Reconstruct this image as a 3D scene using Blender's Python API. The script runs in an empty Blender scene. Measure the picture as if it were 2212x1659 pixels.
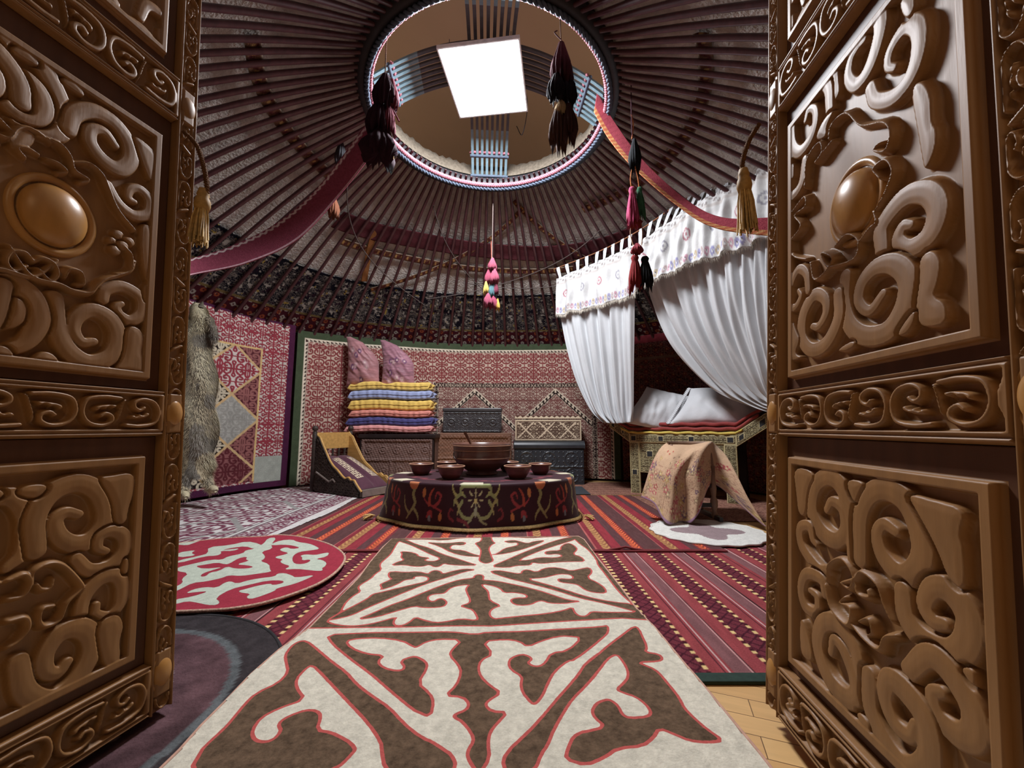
import bpy, bmesh, math, random
import numpy as np
from mathutils import Vector
random.seed(7); RNG = np.random.default_rng(7)
SC = bpy.context.scene; COL = SC.collection
PI = math.pi
# ------------------------------------------------------------------ camera model (2212 x 1659 frame)
FPX, CX, CY, CAMH = 850.0, 1106.0, 829.5, 0.75
PITCH = math.atan((922 - 829.5) / FPX); CP, SP = math.cos(PITCH), math.sin(PITCH)
def ray(x, y):
    r = (x - CX) / FPX; u = (CY - y) / FPX
    return np.array([r, CP - u * SP, SP + u * CP])
def flo(x, y, z=0.0):
    d = ray(x, y); t = (z - CAMH) / d[2]
    return np.array([d[0] * t, d[1] * t, z])
def at(x, y, Y):
    d = ray(x, y); t = Y / d[1]
    return np.array([d[0] * t, Y, CAMH + d[2] * t])
cam = bpy.data.objects.new('camera', bpy.data.cameras.new('camera')); COL.objects.link(cam)
cam.location = (0, 0, CAMH); cam.rotation_euler = (PI / 2 + PITCH, 0, 0)
cam.data.sensor_width = 36.0; cam.data.lens = FPX / 2212 * 36.0; cam.data.clip_start = 0.02
SC.camera = cam

# ------------------------------------------------------------------ materials
def lin(c):
    c = np.asarray(c, dtype=float) / 255.0
    l = np.where(c <= 0.04045, c / 12.92, ((c + 0.055) / 1.055) ** 2.4)
    return l * 0.88 + 0.12 * (l @ np.array([0.2126, 0.7152, 0.0722]))
def rgba(c):
    l = lin(c); return (float(l[0]), float(l[1]), float(l[2]), 1.0)
def nodes(name):
    m = bpy.data.materials.new(name); m.use_nodes = True
    nt = m.node_tree; b = nt.nodes['Principled BSDF']
    return m, nt, b, nt.nodes.new, nt.links.new
def mk(name, col=None, rough=0.8, ns=20.0, na=0.2, bump=0.0, bs=120.0, metal=0.0, spec=0.3, stretch=None, attr=None, sheen=0.0, bd=0.01):
    """noise-varied surface; colour constant or read from a colour attribute holding the pattern"""
    m, nt, b, N, L = nodes(name)
    tc = N('ShaderNodeTexCoord'); mp = N('ShaderNodeMapping')
    L(tc.outputs['Object'], mp.inputs['Vector'])
    if stretch: mp.inputs['Scale'].default_value = stretch
    nz = N('ShaderNodeTexNoise'); nz.inputs['Scale'].default_value = ns; nz.inputs['Detail'].default_value = 6
    L(mp.outputs['Vector'], nz.inputs['Vector'])
    mr = N('ShaderNodeMapRange'); mr.inputs['From Min'].default_value = 0.25; mr.inputs['From Max'].default_value = 0.75
    mr.inputs['To Min'].default_value = 1 - na; mr.inputs['To Max'].default_value = 1 + na
    L(nz.outputs['Fac'], mr.inputs['Value'])
    mul = N('ShaderNodeVectorMath'); mul.operation = 'MULTIPLY'
    if attr:
        a = N('ShaderNodeAttribute'); a.attribute_name = attr; L(a.outputs['Color'], mul.inputs[0])
    else:
        mul.inputs[0].default_value = tuple(lin(col))
    cx = N('ShaderNodeCombineXYZ')
    for k in 'XYZ': L(mr.outputs['Result'], cx.inputs[k])
    L(cx.outputs['Vector'], mul.inputs[1]); L(mul.outputs['Vector'], b.inputs['Base Color'])
    b.inputs['Roughness'].default_value = rough; b.inputs['Metallic'].default_value = metal
    b.inputs['Specular IOR Level'].default_value = spec
    if sheen: b.inputs['Sheen Weight'].default_value = sheen
    if bump:
        n2 = N('ShaderNodeTexNoise'); n2.inputs['Scale'].default_value = bs; n2.inputs['Detail'].default_value = 4
        L(mp.outputs['Vector'], n2.inputs['Vector'])
        bp = N('ShaderNodeBump'); bp.inputs['Strength'].default_value = bump; bp.inputs['Distance'].default_value = bd
        L(n2.outputs['Fac'], bp.inputs['Height']); L(bp.outputs['Normal'], b.inputs['Normal'])
    return m
def mk_sdf(name, c_in, c_out, c_line, w, rough=0.95, n_in=0.12, n_out=0.3):
    """two-colour felt divided along the stored distance attribute, with a stitched outline of half-width w"""
    m, nt, b, N, L = nodes(name)
    a = N('ShaderNodeAttribute'); a.attribute_name = 'sdf'
    tc = N('ShaderNodeTexCoord')
    def speck(c, amp, sc):
        nz = N('ShaderNodeTexNoise'); nz.inputs['Scale'].default_value = sc; nz.inputs['Detail'].default_value = 8; nz.inputs['Roughness'].default_value = 0.7
        L(tc.outputs['Object'], nz.inputs['Vector'])
        r = N('ShaderNodeValToRGB'); l = lin(c)
        r.color_ramp.elements[0].position = 0.32; r.color_ramp.elements[0].color = (*(l * (1 - amp)), 1)
        r.color_ramp.elements[1].position = 0.68; r.color_ramp.elements[1].color = (*np.minimum(l * (1 + amp), 1), 1)
        L(nz.outputs['Fac'], r.inputs['Fac']); return r.outputs['Color']
    wob = N('ShaderNodeTexNoise'); wob.inputs['Scale'].default_value = 60; L(tc.outputs['Object'], wob.inputs['Vector'])
    ma = N('ShaderNodeMath'); ma.operation = 'MULTIPLY_ADD'; ma.inputs[1].default_value = w * 0.5; ma.inputs[2].default_value = -w * 0.25
    L(wob.outputs['Fac'], ma.inputs[0])
    ad = N('ShaderNodeMath'); ad.operation = 'ADD'; L(a.outputs['Fac'], ad.inputs[0]); L(ma.outputs['Value'], ad.inputs[1])
    st = N('ShaderNodeMath'); st.operation = 'GREATER_THAN'; st.inputs[1].default_value = 0.0; L(ad.outputs['Value'], st.inputs[0])
    mx = N('ShaderNodeMix'); mx.data_type = 'RGBA'; L(st.outputs['Value'], mx.inputs['Factor'])
    L(speck(c_out, n_out, 45), mx.inputs['A']); L(speck(c_in, n_in, 45), mx.inputs['B'])
    ab = N('ShaderNodeMath'); ab.operation = 'ABSOLUTE'; L(ad.outputs['Value'], ab.inputs[0])
    lt = N('ShaderNodeMath'); lt.operation = 'LESS_THAN'; lt.inputs[1].default_value = w; L(ab.outputs['Value'], lt.inputs[0])
    m2 = N('ShaderNodeMix'); m2.data_type = 'RGBA'; L(lt.outputs['Value'], m2.inputs['Factor'])
    L(mx.outputs['Result'], m2.inputs['A']); L(speck(c_line, 0.15, 90), m2.inputs['B'])
    L(m2.outputs['Result'], b.inputs['Base Color']); b.inputs['Roughness'].default_value = rough; b.inputs['Specular IOR Level'].default_value = 0.1
    n2 = N('ShaderNodeTexNoise'); n2.inputs['Scale'].default_value = 160; L(tc.outputs['Object'], n2.inputs['Vector'])
    bp = N('ShaderNodeBump'); bp.inputs['Strength'].default_value = 0.35; bp.inputs['Distance'].default_value = 0.006
    L(n2.outputs['Fac'], bp.inputs['Height']); L(bp.outputs['Normal'], b.inputs['Normal'])
    return m
def emit(name, col, s):
    m, nt, b, N, L = nodes(name)
    b.inputs['Base Color'].default_value = (0.8, 0.8, 0.8, 1)
    b.inputs['Emission Color'].default_value = rgba(col); b.inputs['Emission Strength'].default_value = s
    return m

# ------------------------------------------------------------------ object helpers
def tag(o, label=None, cat=None, group=None, kind=None):
    if label: o['label'] = label
    if cat: o['category'] = cat
    if group: o['group'] = group
    if kind: o['kind'] = kind
    return o
def thing(name, label, cat, loc=(0, 0, 0), rz=0.0, group=None, kind=None):
    o = bpy.data.objects.new(name, None); COL.objects.link(o)
    o.empty_display_size = 0.1
    o.location = tuple(float(v) for v in loc); o.rotation_euler = (0, 0, rz)
    return tag(o, label, cat, group, kind)
def wloc(p):
    v = np.zeros(3)
    while p is not None:
        v += np.array(p.location); p = p.parent
    return v
def raw(name, V, F, mat, parent=None, smooth=True, world=True, attrs=None, mats=None, fm=None, loc=None):
    """one mesh object from vertices and faces; world=True: vertices are world coordinates"""
    V = np.asarray(V, dtype=np.float64).reshape(-1, 3)
    o_loc = np.zeros(3)
    if parent is not None:
        if world: V = V - wloc(parent)
    else:
        if loc is None:
            lo, hi = V.min(0), V.max(0); o_loc = np.array([(lo[0] + hi[0]) / 2, (lo[1] + hi[1]) / 2, lo[2]])
            V = V - o_loc
        else: o_loc = np.array(loc, dtype=float)
    me = bpy.data.meshes.new(name)
    if isinstance(F, np.ndarray) and F.ndim == 2:
        n, k = F.shape
        me.vertices.add(len(V)); me.vertices.foreach_set('co', V.astype(np.float32).ravel())
        me.loops.add(n * k); me.loops.foreach_set('vertex_index', F.astype(np.int32).ravel())
        me.polygons.add(n); me.polygons.foreach_set('loop_start', (np.arange(n) * k).astype(np.int32))
        me.update(calc_edges=True); me.validate()
    else:
        me.from_pydata(V.tolist(), [], [list(f) for f in F])
        me.update()
    if smooth: me.polygons.foreach_set('use_smooth', np.ones(len(me.polygons), dtype=bool))
    for k, a in (attrs or {}).items():
        a = np.asarray(a, dtype=np.float32)
        if a.ndim == 1:
            at_ = me.attributes.new(k, 'FLOAT', 'POINT'); at_.data.foreach_set('value', a)
        else:
            if a.shape[1] == 3: a = np.concatenate([a, np.ones((len(a), 1), np.float32)], 1)
            at_ = me.attributes.new(k, 'FLOAT_COLOR', 'POINT'); at_.data.foreach_set('color', a.ravel())
    for m in (mats or [mat]): me.materials.append(m)
    if fm is not None: me.polygons.foreach_set('material_index', np.asarray(fm, dtype=np.int32))
    o = bpy.data.objects.new(name, me); COL.objects.link(o)
    o.location = tuple(o_loc)
    if parent is not None: o.parent = parent
    return o
def grid_faces(n, m, cu=False, cv=False, off=0):
    i = np.arange(n if cu else n - 1); j = np.arange(m if cv else m - 1)
    I, J = np.meshgrid(i, j, indexing='ij'); I2 = (I + 1) % n; J2 = (J + 1) % m
    return np.stack([I * m + J, I2 * m + J, I2 * m + J2, I * m + J2], -1).reshape(-1, 4) + off
def grid(name, P, mat, parent=None, attrs=None, cu=False, cv=False, flip=False, **kw):
    P = np.asarray(P, dtype=float); n, m = P.shape[:2]
    F = grid_faces(n, m, cu, cv)
    if flip: F = F[:, ::-1]
    at_ = {k: (np.asarray(a).reshape(n * m, -1) if np.asarray(a).ndim == 3 else np.asarray(a).reshape(-1)) for k, a in (attrs or {}).items()}
    return raw(name, P.reshape(-1, 3), F, mat, parent, attrs=at_, **kw)
def solid(o, t, off=-1.0):
    md = o.modifiers.new('thickness', 'SOLIDIFY'); md.thickness = t; md.offset = off; return o
def bevel(o, w, seg=2):
    md = o.modifiers.new('bevel', 'BEVEL'); md.width = w; md.segments = seg; md.limit_method = 'ANGLE'; md.angle_limit = 0.6; return o
class MB:
    """collects simple solids into ONE mesh"""
    def __init__(s): s.V = []; s.F = []; s.n = 0
    def add(s, V, F):
        V = np.asarray(V, dtype=float).reshape(-1, 3); s.V.append(V)
        s.F += [tuple(int(i) + s.n for i in f) for f in F]; s.n += len(V); return s
    def box(s, lo, hi):
        a, b = lo, hi
        V = [(x, y, z) for z in (a[2], b[2]) for y in (a[1], b[1]) for x in (a[0], b[0])]
        return s.add(V, [(0, 2, 3, 1), (4, 5, 7, 6), (0, 1, 5, 4), (2, 6, 7, 3), (0, 4, 6, 2), (1, 3, 7, 5)])
    def frustum(s, c, w1, d1, w2, d2, h):
        V = [(c[0] + sx * w / 2, c[1] + sy * d / 2, c[2] + z) for z, w, d in ((0, w1, d1), (h, w2, d2)) for sy in (-1, 1) for sx in (-1, 1)]
        return s.add(V, [(0, 2, 3, 1), (4, 5, 7, 6), (0, 1, 5, 4), (2, 6, 7, 3), (0, 4, 6, 2), (1, 3, 7, 5)])
    def tube(s, pts, r, k=8, closed=False):
        P = np.asarray(pts, dtype=float); n = len(P)
        R = np.full(n, r) if np.isscalar(r) else np.asarray(r, dtype=float)
        T = np.roll(P, -1, 0) - np.roll(P, 1, 0) if closed else np.gradient(P, axis=0)
        T /= np.linalg.norm(T, axis=1)[:, None] + 1e-12
        a = np.array([0, 0, 1.0]) if abs(T[0][2]) < 0.9 else np.array([1.0, 0, 0])
        U = np.zeros_like(P); u = np.cross(T[0], a); u /= np.linalg.norm(u)
        for i in range(n):
            u = u - T[i] * np.dot(u, T[i]); u /= np.linalg.norm(u) + 1e-12; U[i] = u
        W = np.cross(T, U); th = np.arange(k) * 2 * PI / k
        V = P[:, None] + R[:, None, None] * (np.cos(th)[None, :, None] * U[:, None] + np.sin(th)[None, :, None] * W[:, None])
        F = [tuple(f) for f in grid_faces(n, k, closed, True)]
        if not closed: F += [tuple(range(k))[::-1], tuple((n - 1) * k + i for i in range(k))]
        return s.add(V, F)
    def lathe(s, prof, c=(0, 0, 0), k=32, sx=1.0, sy=1.0, cap=True):
        pr = np.asarray(prof, dtype=float); th = np.arange(k) * 2 * PI / k
        V = np.stack([c[0] + pr[:, 0, None] * np.cos(th) * sx, c[1] + pr[:, 0, None] * np.sin(th) * sy, c[2] + np.repeat(pr[:, 1, None], k, 1)], -1)
        n = len(pr); F = [tuple(f[::-1]) for f in grid_faces(n, k, False, True)]
        if cap: F += [tuple(range(k))[::-1], tuple((n - 1) * k + i for i in range(k))]
        return s.add(V, F)
    def prism(s, poly, fn, t0, t1):
        """poly in 2D, fn(a,b,t) -> 3D"""
        n = len(poly); V = [fn(a, b, t) for t in (t0, t1) for a, b in poly]
        F = [tuple(range(n))[::-1], tuple(range(n, 2 * n))] + [(i, (i + 1) % n, n + (i + 1) % n, n + i) for i in range(n)]
        return s.add(V, F)
    def build(s, name, mat, parent=None, smooth=False, world=True, **kw):
        return raw(name, np.concatenate(s.V), s.F, mat, parent, smooth=smooth, world=world, **kw)
def copy_tree(o, parent=None):
    c = o.copy(); COL.objects.link(c)
    if parent is not None: c.parent = parent
    for ch in list(o.children): copy_tree(ch, c)
    return c
def catmull(P, sub=6, closed=False):
    P = np.asarray(P, dtype=float)
    if closed: Q = np.concatenate([P[-1:], P, P[:2]])
    else: Q = np.concatenate([2 * P[:1] - P[1:2], P, 2 * P[-1:] - P[-2:-1]])
    out = []; t = np.arange(sub)[:, None] / sub
    for i in range(1, len(Q) - 2):
        a, b, c, d = Q[i - 1], Q[i], Q[i + 1], Q[i + 2]
        out.append(0.5 * (2 * b + (c - a) * t + (2 * a - 5 * b + 4 * c - d) * t ** 2 + (3 * b - a - 3 * c + d) * t ** 3))
    if not closed: out.append(P[-1:])
    return np.concatenate(out)
def chaikin(P, n=2):
    P = np.asarray(P, dtype=float)
    for _ in range(n):
        Q = np.roll(P, -1, 0); P = np.stack([P * .75 + Q * .25, P * .25 + Q * .75], 1).reshape(-1, 2)
    return P
def lerp_list(a, b, t): return a + (b - a) * t
def surf(ctrl, n, m):
    """smooth surface through a control net (rows x cols x 3)"""
    c = np.asarray(ctrl, dtype=float)
    def res(A, k):
        s = catmull(A.reshape(len(A), -1), 12); idx = np.linspace(0, len(s) - 1, k)
        i0 = np.floor(idx).astype(int); i1 = np.minimum(i0 + 1, len(s) - 1); f = (idx - i0)[:, None]
        return (s[i0] * (1 - f) + s[i1] * f).reshape((k,) + A.shape[1:])
    a = res(c, n); return np.swapaxes(res(np.swapaxes(a, 0, 1), m), 0, 1)
# --- distance fields
def seg_dist(X, Y, P, R, closed=False):
    """signed (inside positive) field of a stroke with polyline P and radii R"""
    best = np.full(X.shape, -1e3, dtype=np.float64)
    P = np.asarray(P, float); R = np.asarray(R, float)
    pad = R.max() + 0.05 * max(np.ptp(P[:, 0]), np.ptp(P[:, 1])) + 0.02
    msk = (X > P[:, 0].min() - pad) & (X < P[:, 0].max() + pad) & (Y > P[:, 1].min() - pad) & (Y < P[:, 1].max() + pad)
    if not msk.any(): return best
    x, y = X[msk], Y[msk]; d = np.full(x.shape, -1e3)
    n = len(P)
    for i in range(n if closed else n - 1):
        a, b = P[i], P[(i + 1) % n]; ab = b - a; l2 = ab @ ab + 1e-12
        t = np.clip(((x - a[0]) * ab[0] + (y - a[1]) * ab[1]) / l2, 0, 1)
        d = np.maximum(d, R[i] + (R[(i + 1) % n] - R[i]) * t - np.hypot(x - a[0] - t * ab[0], y - a[1] - t * ab[1]))
    best[msk] = d; return best
def poly_sdf(X, Y, P):
    """signed field of a closed polygon, inside positive"""
    P = np.asarray(P, float); out = np.full(X.shape, -1e3); pad = 0.08
    msk = (X > P[:, 0].min() - pad) & (X < P[:, 0].max() + pad) & (Y > P[:, 1].min() - pad) & (Y < P[:, 1].max() + pad)
    if not msk.any(): return out
    x, y = X[msk], Y[msk]; d2 = np.full(x.shape, 1e6); ins = np.zeros(x.shape, bool)
    for i in range(len(P)):
        a, b = P[i], P[(i + 1) % len(P)]; ab = b - a; l2 = ab @ ab + 1e-14
        t = np.clip(((x - a[0]) * ab[0] + (y - a[1]) * ab[1]) / l2, 0, 1)
        d2 = np.minimum(d2, (x - a[0] - t * ab[0]) ** 2 + (y - a[1] - t * ab[1]) ** 2)
        if a[1] != b[1]: ins ^= ((a[1] > y) != (b[1] > y)) & (x < ab[0] * (y - a[1]) / ab[1] + a[0])
    out[msk] = np.where(ins, 1, -1) * np.sqrt(d2); return out
def sstep(a, b, x):
    t = np.clip((x - a) / (b - a), 0, 1); return t * t * (3 - 2 * t)
def vnoise(X, Y, s, seed=0):
    """cheap smooth value noise"""
    r = np.random.default_rng(seed); T = r.random((64, 64))
    x, y = X * s, Y * s; xi, yi = np.floor(x).astype(int), np.floor(y).astype(int); fx, fy = x - xi, y - yi
    fx, fy = fx * fx * (3 - 2 * fx), fy * fy * (3 - 2 * fy)
    g = lambda i, j: T[i % 64, j % 64]
    return (g(xi, yi) * (1 - fx) + g(xi + 1, yi) * fx) * (1 - fy) + (g(xi, yi + 1) * (1 - fx) + g(xi + 1, yi + 1) * fx) * fy
HORN = [([(0, .02), (0, .5)], .022), ([(.5, 0), (.5, .5)], .016), ([(0, .5), (.5, .5)], .016),
        ([(0, .10), (.10, .10), (.19, .17), (.21, .27), (.15, .34), (.08, .31), (.09, .25)], .026),
        ([(0, .44), (.09, .42), (.2, .42), (.28, .46)], .024),
        ([(.5, .12), (.42, .11), (.33, .15), (.29, .24), (.34, .33), (.41, .31), (.40, .24)], .026),
        ([(.02, .0), (.14, .01), (.26, .06), (.3, .02)], .024), ([(.5, .42), (.43, .41), (.37, .44)], .026)]
def horns(U, V, tile, w=1.0, tv=None, strokes=HORN):
    """four-fold mirrored ram's-horn ornament; positive on the line work (in tile units)"""
    tv = tv or tile
    x = U / tile; y = V / tv
    x = np.abs(x - np.round(x)); y = np.abs(y - np.round(y))
    d = np.full(x.shape, -1.0)
    for P, r in strokes:
        Q = catmull(P, 3) if len(P) > 2 else np.array(P, float)
        d = np.maximum(d, seg_dist(x, y, Q, np.full(len(Q), r * w)))
    return d
def paint(base, mask, col):
    base[mask] = lin(col); return base

# ================================================================== DOORS
M_wood = mk('carved_wood', (144, 99, 46), rough=0.5, ns=3.0, na=0.16, bump=0.12, bs=6.0, spec=0.42, stretch=(14, 14, 1.2), bd=0.004)
M_wood_boss = mk('boss_wood', (178, 124, 50), rough=0.34, ns=3.0, na=0.18, spec=0.45, stretch=(10, 10, 2))
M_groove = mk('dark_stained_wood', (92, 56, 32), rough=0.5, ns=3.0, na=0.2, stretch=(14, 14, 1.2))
M_gold = mk('gold_cord', (176, 134, 62), rough=0.6, ns=80, na=0.25)
M_gold2 = mk('gold_fringe', (205, 165, 88), rough=0.55, ns=90, na=0.3)
def leaf_axes(px, py, vx, sgn, tilt, z=0.04):
    P0 = flo(px, py, z); d = np.array([(vx - CX) / FPX, CP, 0]); d /= np.linalg.norm(d)
    t = math.radians(tilt); out = np.array([sgn, 0, 0.]); out = out - d * (out @ d); out /= np.linalg.norm(out)
    up = out * math.sin(t) + np.array([0, 0, math.cos(t)]); n = np.cross(-d, up)
    if n[0] * sgn > 0: n = -n
    return P0, -d, up, n
LR = leaf_axes(1678, 1520, 1196, 1, 4.0); LL = leaf_axes(357, 1515, 1286, -1, 3.4)
def leaf_uv(L, x, y):
    P0, dh, up, n = L; r = ray(x, y); o = np.array([0, 0, CAMH]); t = ((P0 - o) @ n) / (r @ n); q = o + r * t - P0
    return q @ dh, q @ up
def cr(ox, oy, s): return lambda P: [leaf_uv(LR, ox + x / s, oy + y / s) for x, y in P]
c4, c5, c6 = cr(1590, 0, 2.963), cr(1590, 500, 2.963), cr(1590, 1000, 2.518)
LEAF_W = 0.65
def stroke(P, w, tip=0.45, start=0.8):
    Q = catmull(P, 5); n = len(Q); s = np.linspace(0, 1, n)
    r = w * (start + (1 - start) * np.minimum(s / 0.2, 1)) * (1 - (1 - tip) * np.clip((s - 0.55) / 0.45, 0, 1))
    return ('s', Q, r)
def leafp(P): return ('p', chaikin(P, 2), None)
UP = [stroke(c4([(700, 600), (690, 450), (740, 280), (860, 110), (960, 60), (1000, 150), (960, 330), (900, 470), (830, 540), (785, 490), (800, 380), (850, 290), (890, 250)]), .017),
      stroke(c4([(930, 560), (965, 640), (1080, 620), (1190, 500), (1250, 330), (1250, 180), (1190, 150), (1120, 220), (1060, 330), (1050, 420), (1090, 430)]), .016),
      stroke(c4([(660, 700), (650, 560), (600, 520), (530, 540), (450, 650), (410, 800), (415, 930), (460, 970), (530, 890), (565, 780), (560, 700), (520, 700), (500, 770)]), .016),
      stroke(c4([(495, 1020), (470, 1180), (400, 1260), (355, 1200), (370, 1100), (410, 1070), (415, 1130)]), .013),
      stroke(c4([(1010, 1600), (1010, 1450), (1150, 1270), (1300, 1230), (1380, 1330), (1330, 1500), (1200, 1590), (1120, 1540), (1150, 1450), (1200, 1440)]), .019),
      stroke(c5([(770, 290), (760, 450), (800, 600), (900, 670), (1050, 640), (1160, 480), (1180, 300), (1090, 210), (970, 230), (880, 330), (860, 450), (930, 510), (1020, 400)]), .02),
      stroke(c5([(720, 400), (720, 560), (640, 720), (540, 760), (480, 680), (490, 530), (560, 410), (630, 430), (640, 520), (590, 610), (550, 610)]), .017),
      stroke(c5([(520, 380), (505, 270), (450, 250), (395, 380), (395, 480), (435, 485), (470, 420), (455, 380)]), .012),
      leafp(c4([(1200, 580), (1270, 500), (1340, 600), (1340, 780), (1380, 830), (1370, 960), (1300, 1100), (1280, 1020), (1250, 850)])),
      leafp(c5([(1240, 480), (1270, 300), (1260, 180), (1340, 110), (1410, 180), (1390, 330), (1350, 420), (1440, 460), (1450, 600), (1290, 620), (1250, 560)])),
      leafp(c5([(380, 840), (390, 740), (375, 650), (410, 550), (440, 640), (470, 700), (430, 790), (490, 810)])),
      leafp(c5([(715, 770), (760, 730), (830, 700), (835, 740), (770, 770)])),
      leafp(c5([(1110, 670), (1180, 560), (1240, 500), (1230, 590), (1170, 670)])),
      leafp(c4([(310, 850), (390, 790), (400, 900), (350, 980), (330, 1030)])),
      leafp(c4([(1120, 0), (1230, -60), (1230, 60), (1160, 130)])),
      leafp(c4([(700, 690), (640, 800), (640, 880), (560, 900), (620, 760)]))]
RIDGE = [stroke(c4([(660, 890), (680, 800), (780, 720), (880, 800), (1030, 780), (1075, 850), (1040, 960), (960, 960), (990, 920)]), .0075, tip=.8),
         stroke(c4([(960, 1370), (1050, 1220), (1090, 1090), (1040, 1020), (960, 1080), (1000, 1140)]), .0075, tip=.8),
         stroke(c4([(500, 1200), (520, 1020), (600, 910), (620, 970), (570, 1040), (680, 900)]), .0075, tip=.8),
         stroke(c4([(420, 1350), (500, 1260), (510, 1320), (440, 1380), (480, 1450), (400, 1560), (430, 1640), (510, 1660)]), .0075, tip=.8),
         stroke(c5([(540, 200), (570, 310), (660, 240), (690, 170), (620, 140), (650, 220), (720, 220), (840, 170), (860, 60), (780, 20), (700, 100)]), .0075, tip=.8),
         stroke(c5([(870, 60), (940, -20), (980, -60), (960, -130)]), .0075, tip=.8)]
def shapes_flip(S, cv):
    out = []
    for k, P, r in S:
        Q = np.array(P, float).copy(); Q[:, 1] = 2 * cv - Q[:, 1]; out.append((k, Q, r))
    return out
LOWP = [stroke(c6([(700, 520), (685, 350), (640, 150), (560, 80), (485, 130), (465, 260), (520, 380), (605, 430), (655, 370), (640, 260), (580, 215), (550, 260)]), .019),
        stroke(c6([(740, 530), (740, 300), (790, 180), (880, 150), (1000, 220), (1080, 400), (1080, 550), (980, 620), (870, 520), (835, 400), (870, 340), (940, 380)]), .02),
        stroke(c6([(560, 590), (500, 580), (410, 460), (400, 360), (450, 350), (470, 420), (490, 450)]), .013),
        stroke(c6([(540, 720), (520, 640), (435, 610), (405, 690), (430, 790), (490, 820), (495, 740), (455, 700)]), .013),
        stroke(c6([(740, 1170), (705, 1010), (600, 880), (520, 890), (500, 1010), (560, 1180), (660, 1290), (715, 1270), (700, 1160), (640, 1020), (590, 970), (575, 1040)]), .018),
        stroke(c6([(980, 710), (1000, 850), (1100, 980), (1250, 1050), (1345, 990), (1350, 840), (1250, 710), (1150, 690), (1105, 780), (1150, 870), (1215, 890)]), .02),
        stroke(c6([(1020, 1140), (1120, 1060), (1230, 1130), (1370, 1340), (1385, 1490), (1300, 1500), (1180, 1390), (1150, 1270), (1200, 1260)]), .019),
        stroke(c6([(790, 1170), (800, 1350), (900, 1560), (1020, 1690), (1130, 1640), (1110, 1420), (1000, 1260), (905, 1190), (880, 1280), (930, 1420), (1020, 1500), (1050, 1440)]), .02),
        leafp(c6([(1000, 170), (1140, 210), (1340, 260), (1300, 400), (1330, 480), (1340, 720), (1240, 640), (1180, 480), (1080, 300)])),
        leafp(c6([(360, 20), (490, 55), (440, 150), (430, 300), (390, 280), (380, 180)])),
        leafp(c6([(650, 90), (770, 110), (730, 170), (710, 240)])),
        leafp(c6([(405, 830), (450, 950), (480, 1100), (410, 1060), (400, 950)])),
        leafp(c6([(720, 1350), (790, 1420), (800, 1500), (740, 1440)])),
        leafp(c6([(1310, 1120), (1390, 1130), (1400, 1240), (1350, 1190)]))]
LOWR = [stroke(c6([(560, 650), (575, 560), (650, 530), (715, 620), (690, 690), (640, 660)]), .009, tip=.8),
        stroke(c6([(640, 660), (720, 640), (760, 600), (850, 670), (890, 780), (930, 870)]), .009, tip=.8),
        stroke(c6([(720, 640), (740, 720), (800, 740), (790, 700)]), .008, tip=.8),
        stroke(c6([(550, 670), (590, 800), (680, 890), (700, 800), (640, 770), (660, 740)]), .009, tip=.8),
        stroke(c6([(690, 870), (780, 970), (860, 1025), (890, 960), (950, 950)]), .009, tip=.8),
        stroke(c6([(740, 870), (800, 860), (820, 930), (790, 950)]), .008, tip=.8)]
l1 = lambda P: [leaf_uv(LL, x / 2.963, y / 2.963) for x, y in P]
l2 = lambda P: [leaf_uv(LL, x / 2.963, 500 + y / 2.963) for x, y in P]
l3 = lambda P: [leaf_uv(LL, x / 2.517, 1000 + y / 2.517) for x, y in P]
def dot(P, k): u, v = k([P])[0]; return ('p', np.array([(u + .011 * math.cos(a), v + .011 * math.sin(a)) for a in np.linspace(0, 2 * PI, 14)[:-1]]), None)
UPL = [stroke(l1([(-30, 250), (100, 330), (230, 440), (320, 600), (370, 760), (340, 860), (240, 850), (90, 800)]), .019, tip=.8), stroke(l1([(20, 700), (100, 750), (200, 760), (240, 700), (210, 600), (130, 510), (40, 470), (-30, 520), (0, 600)]), .017),
       stroke(l1([(400, 840), (440, 740), (560, 720), (690, 790), (780, 910), (800, 1030), (730, 1090), (620, 1030), (540, 920), (550, 840), (630, 850), (700, 940)]), .018), stroke(l1([(650, 1190), (720, 1310), (820, 1385), (910, 1375), (920, 1290), (860, 1220), (800, 1220), (785, 1275), (825, 1300)]), .013),
       leafp(l1([(810, 860), (960, 980), (970, 1060), (930, 1190), (880, 1080), (840, 960)])), leafp(l1([(870, 1430), (940, 1470), (945, 1650), (920, 1830), (880, 1760), (860, 1560)])), leafp(l1([(340, 530), (390, 500), (460, 540), (510, 640), (440, 600)])), leafp(l1([(0, 970), (50, 820), (190, 870), (160, 960)])),
       stroke(l2([(620, 440), (640, 380), (750, 360), (860, 430), (865, 530), (800, 575), (730, 540), (710, 490), (740, 470)]), .014), stroke(l2([(310, 430), (330, 640), (410, 780), (540, 845), (670, 800), (715, 680), (670, 570), (560, 510), (460, 550), (430, 630), (480, 710), (560, 710)]), .018),
       leafp(l2([(770, 610), (850, 620), (890, 700), (860, 780), (885, 820), (885, 930), (790, 900), (680, 910), (760, 800)])), stroke(l2([(-60, 330), (60, 350), (165, 440), (200, 590), (120, 720), (-40, 770)]), .02), stroke(l2([(-40, 600), (50, 560), (60, 470), (0, 450)]), .013), leafp(l2([(160, 830), (220, 770), (300, 790), (345, 860), (240, 865)])), leafp(l2([(880, 350), (920, 350), (920, 440), (885, 460)])),
       dot((690, 1555), l1), dot((720, 1510), l1), dot((790, 1555), l1), dot((700, 1610), l1), dot((750, 1580), l1)]
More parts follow.
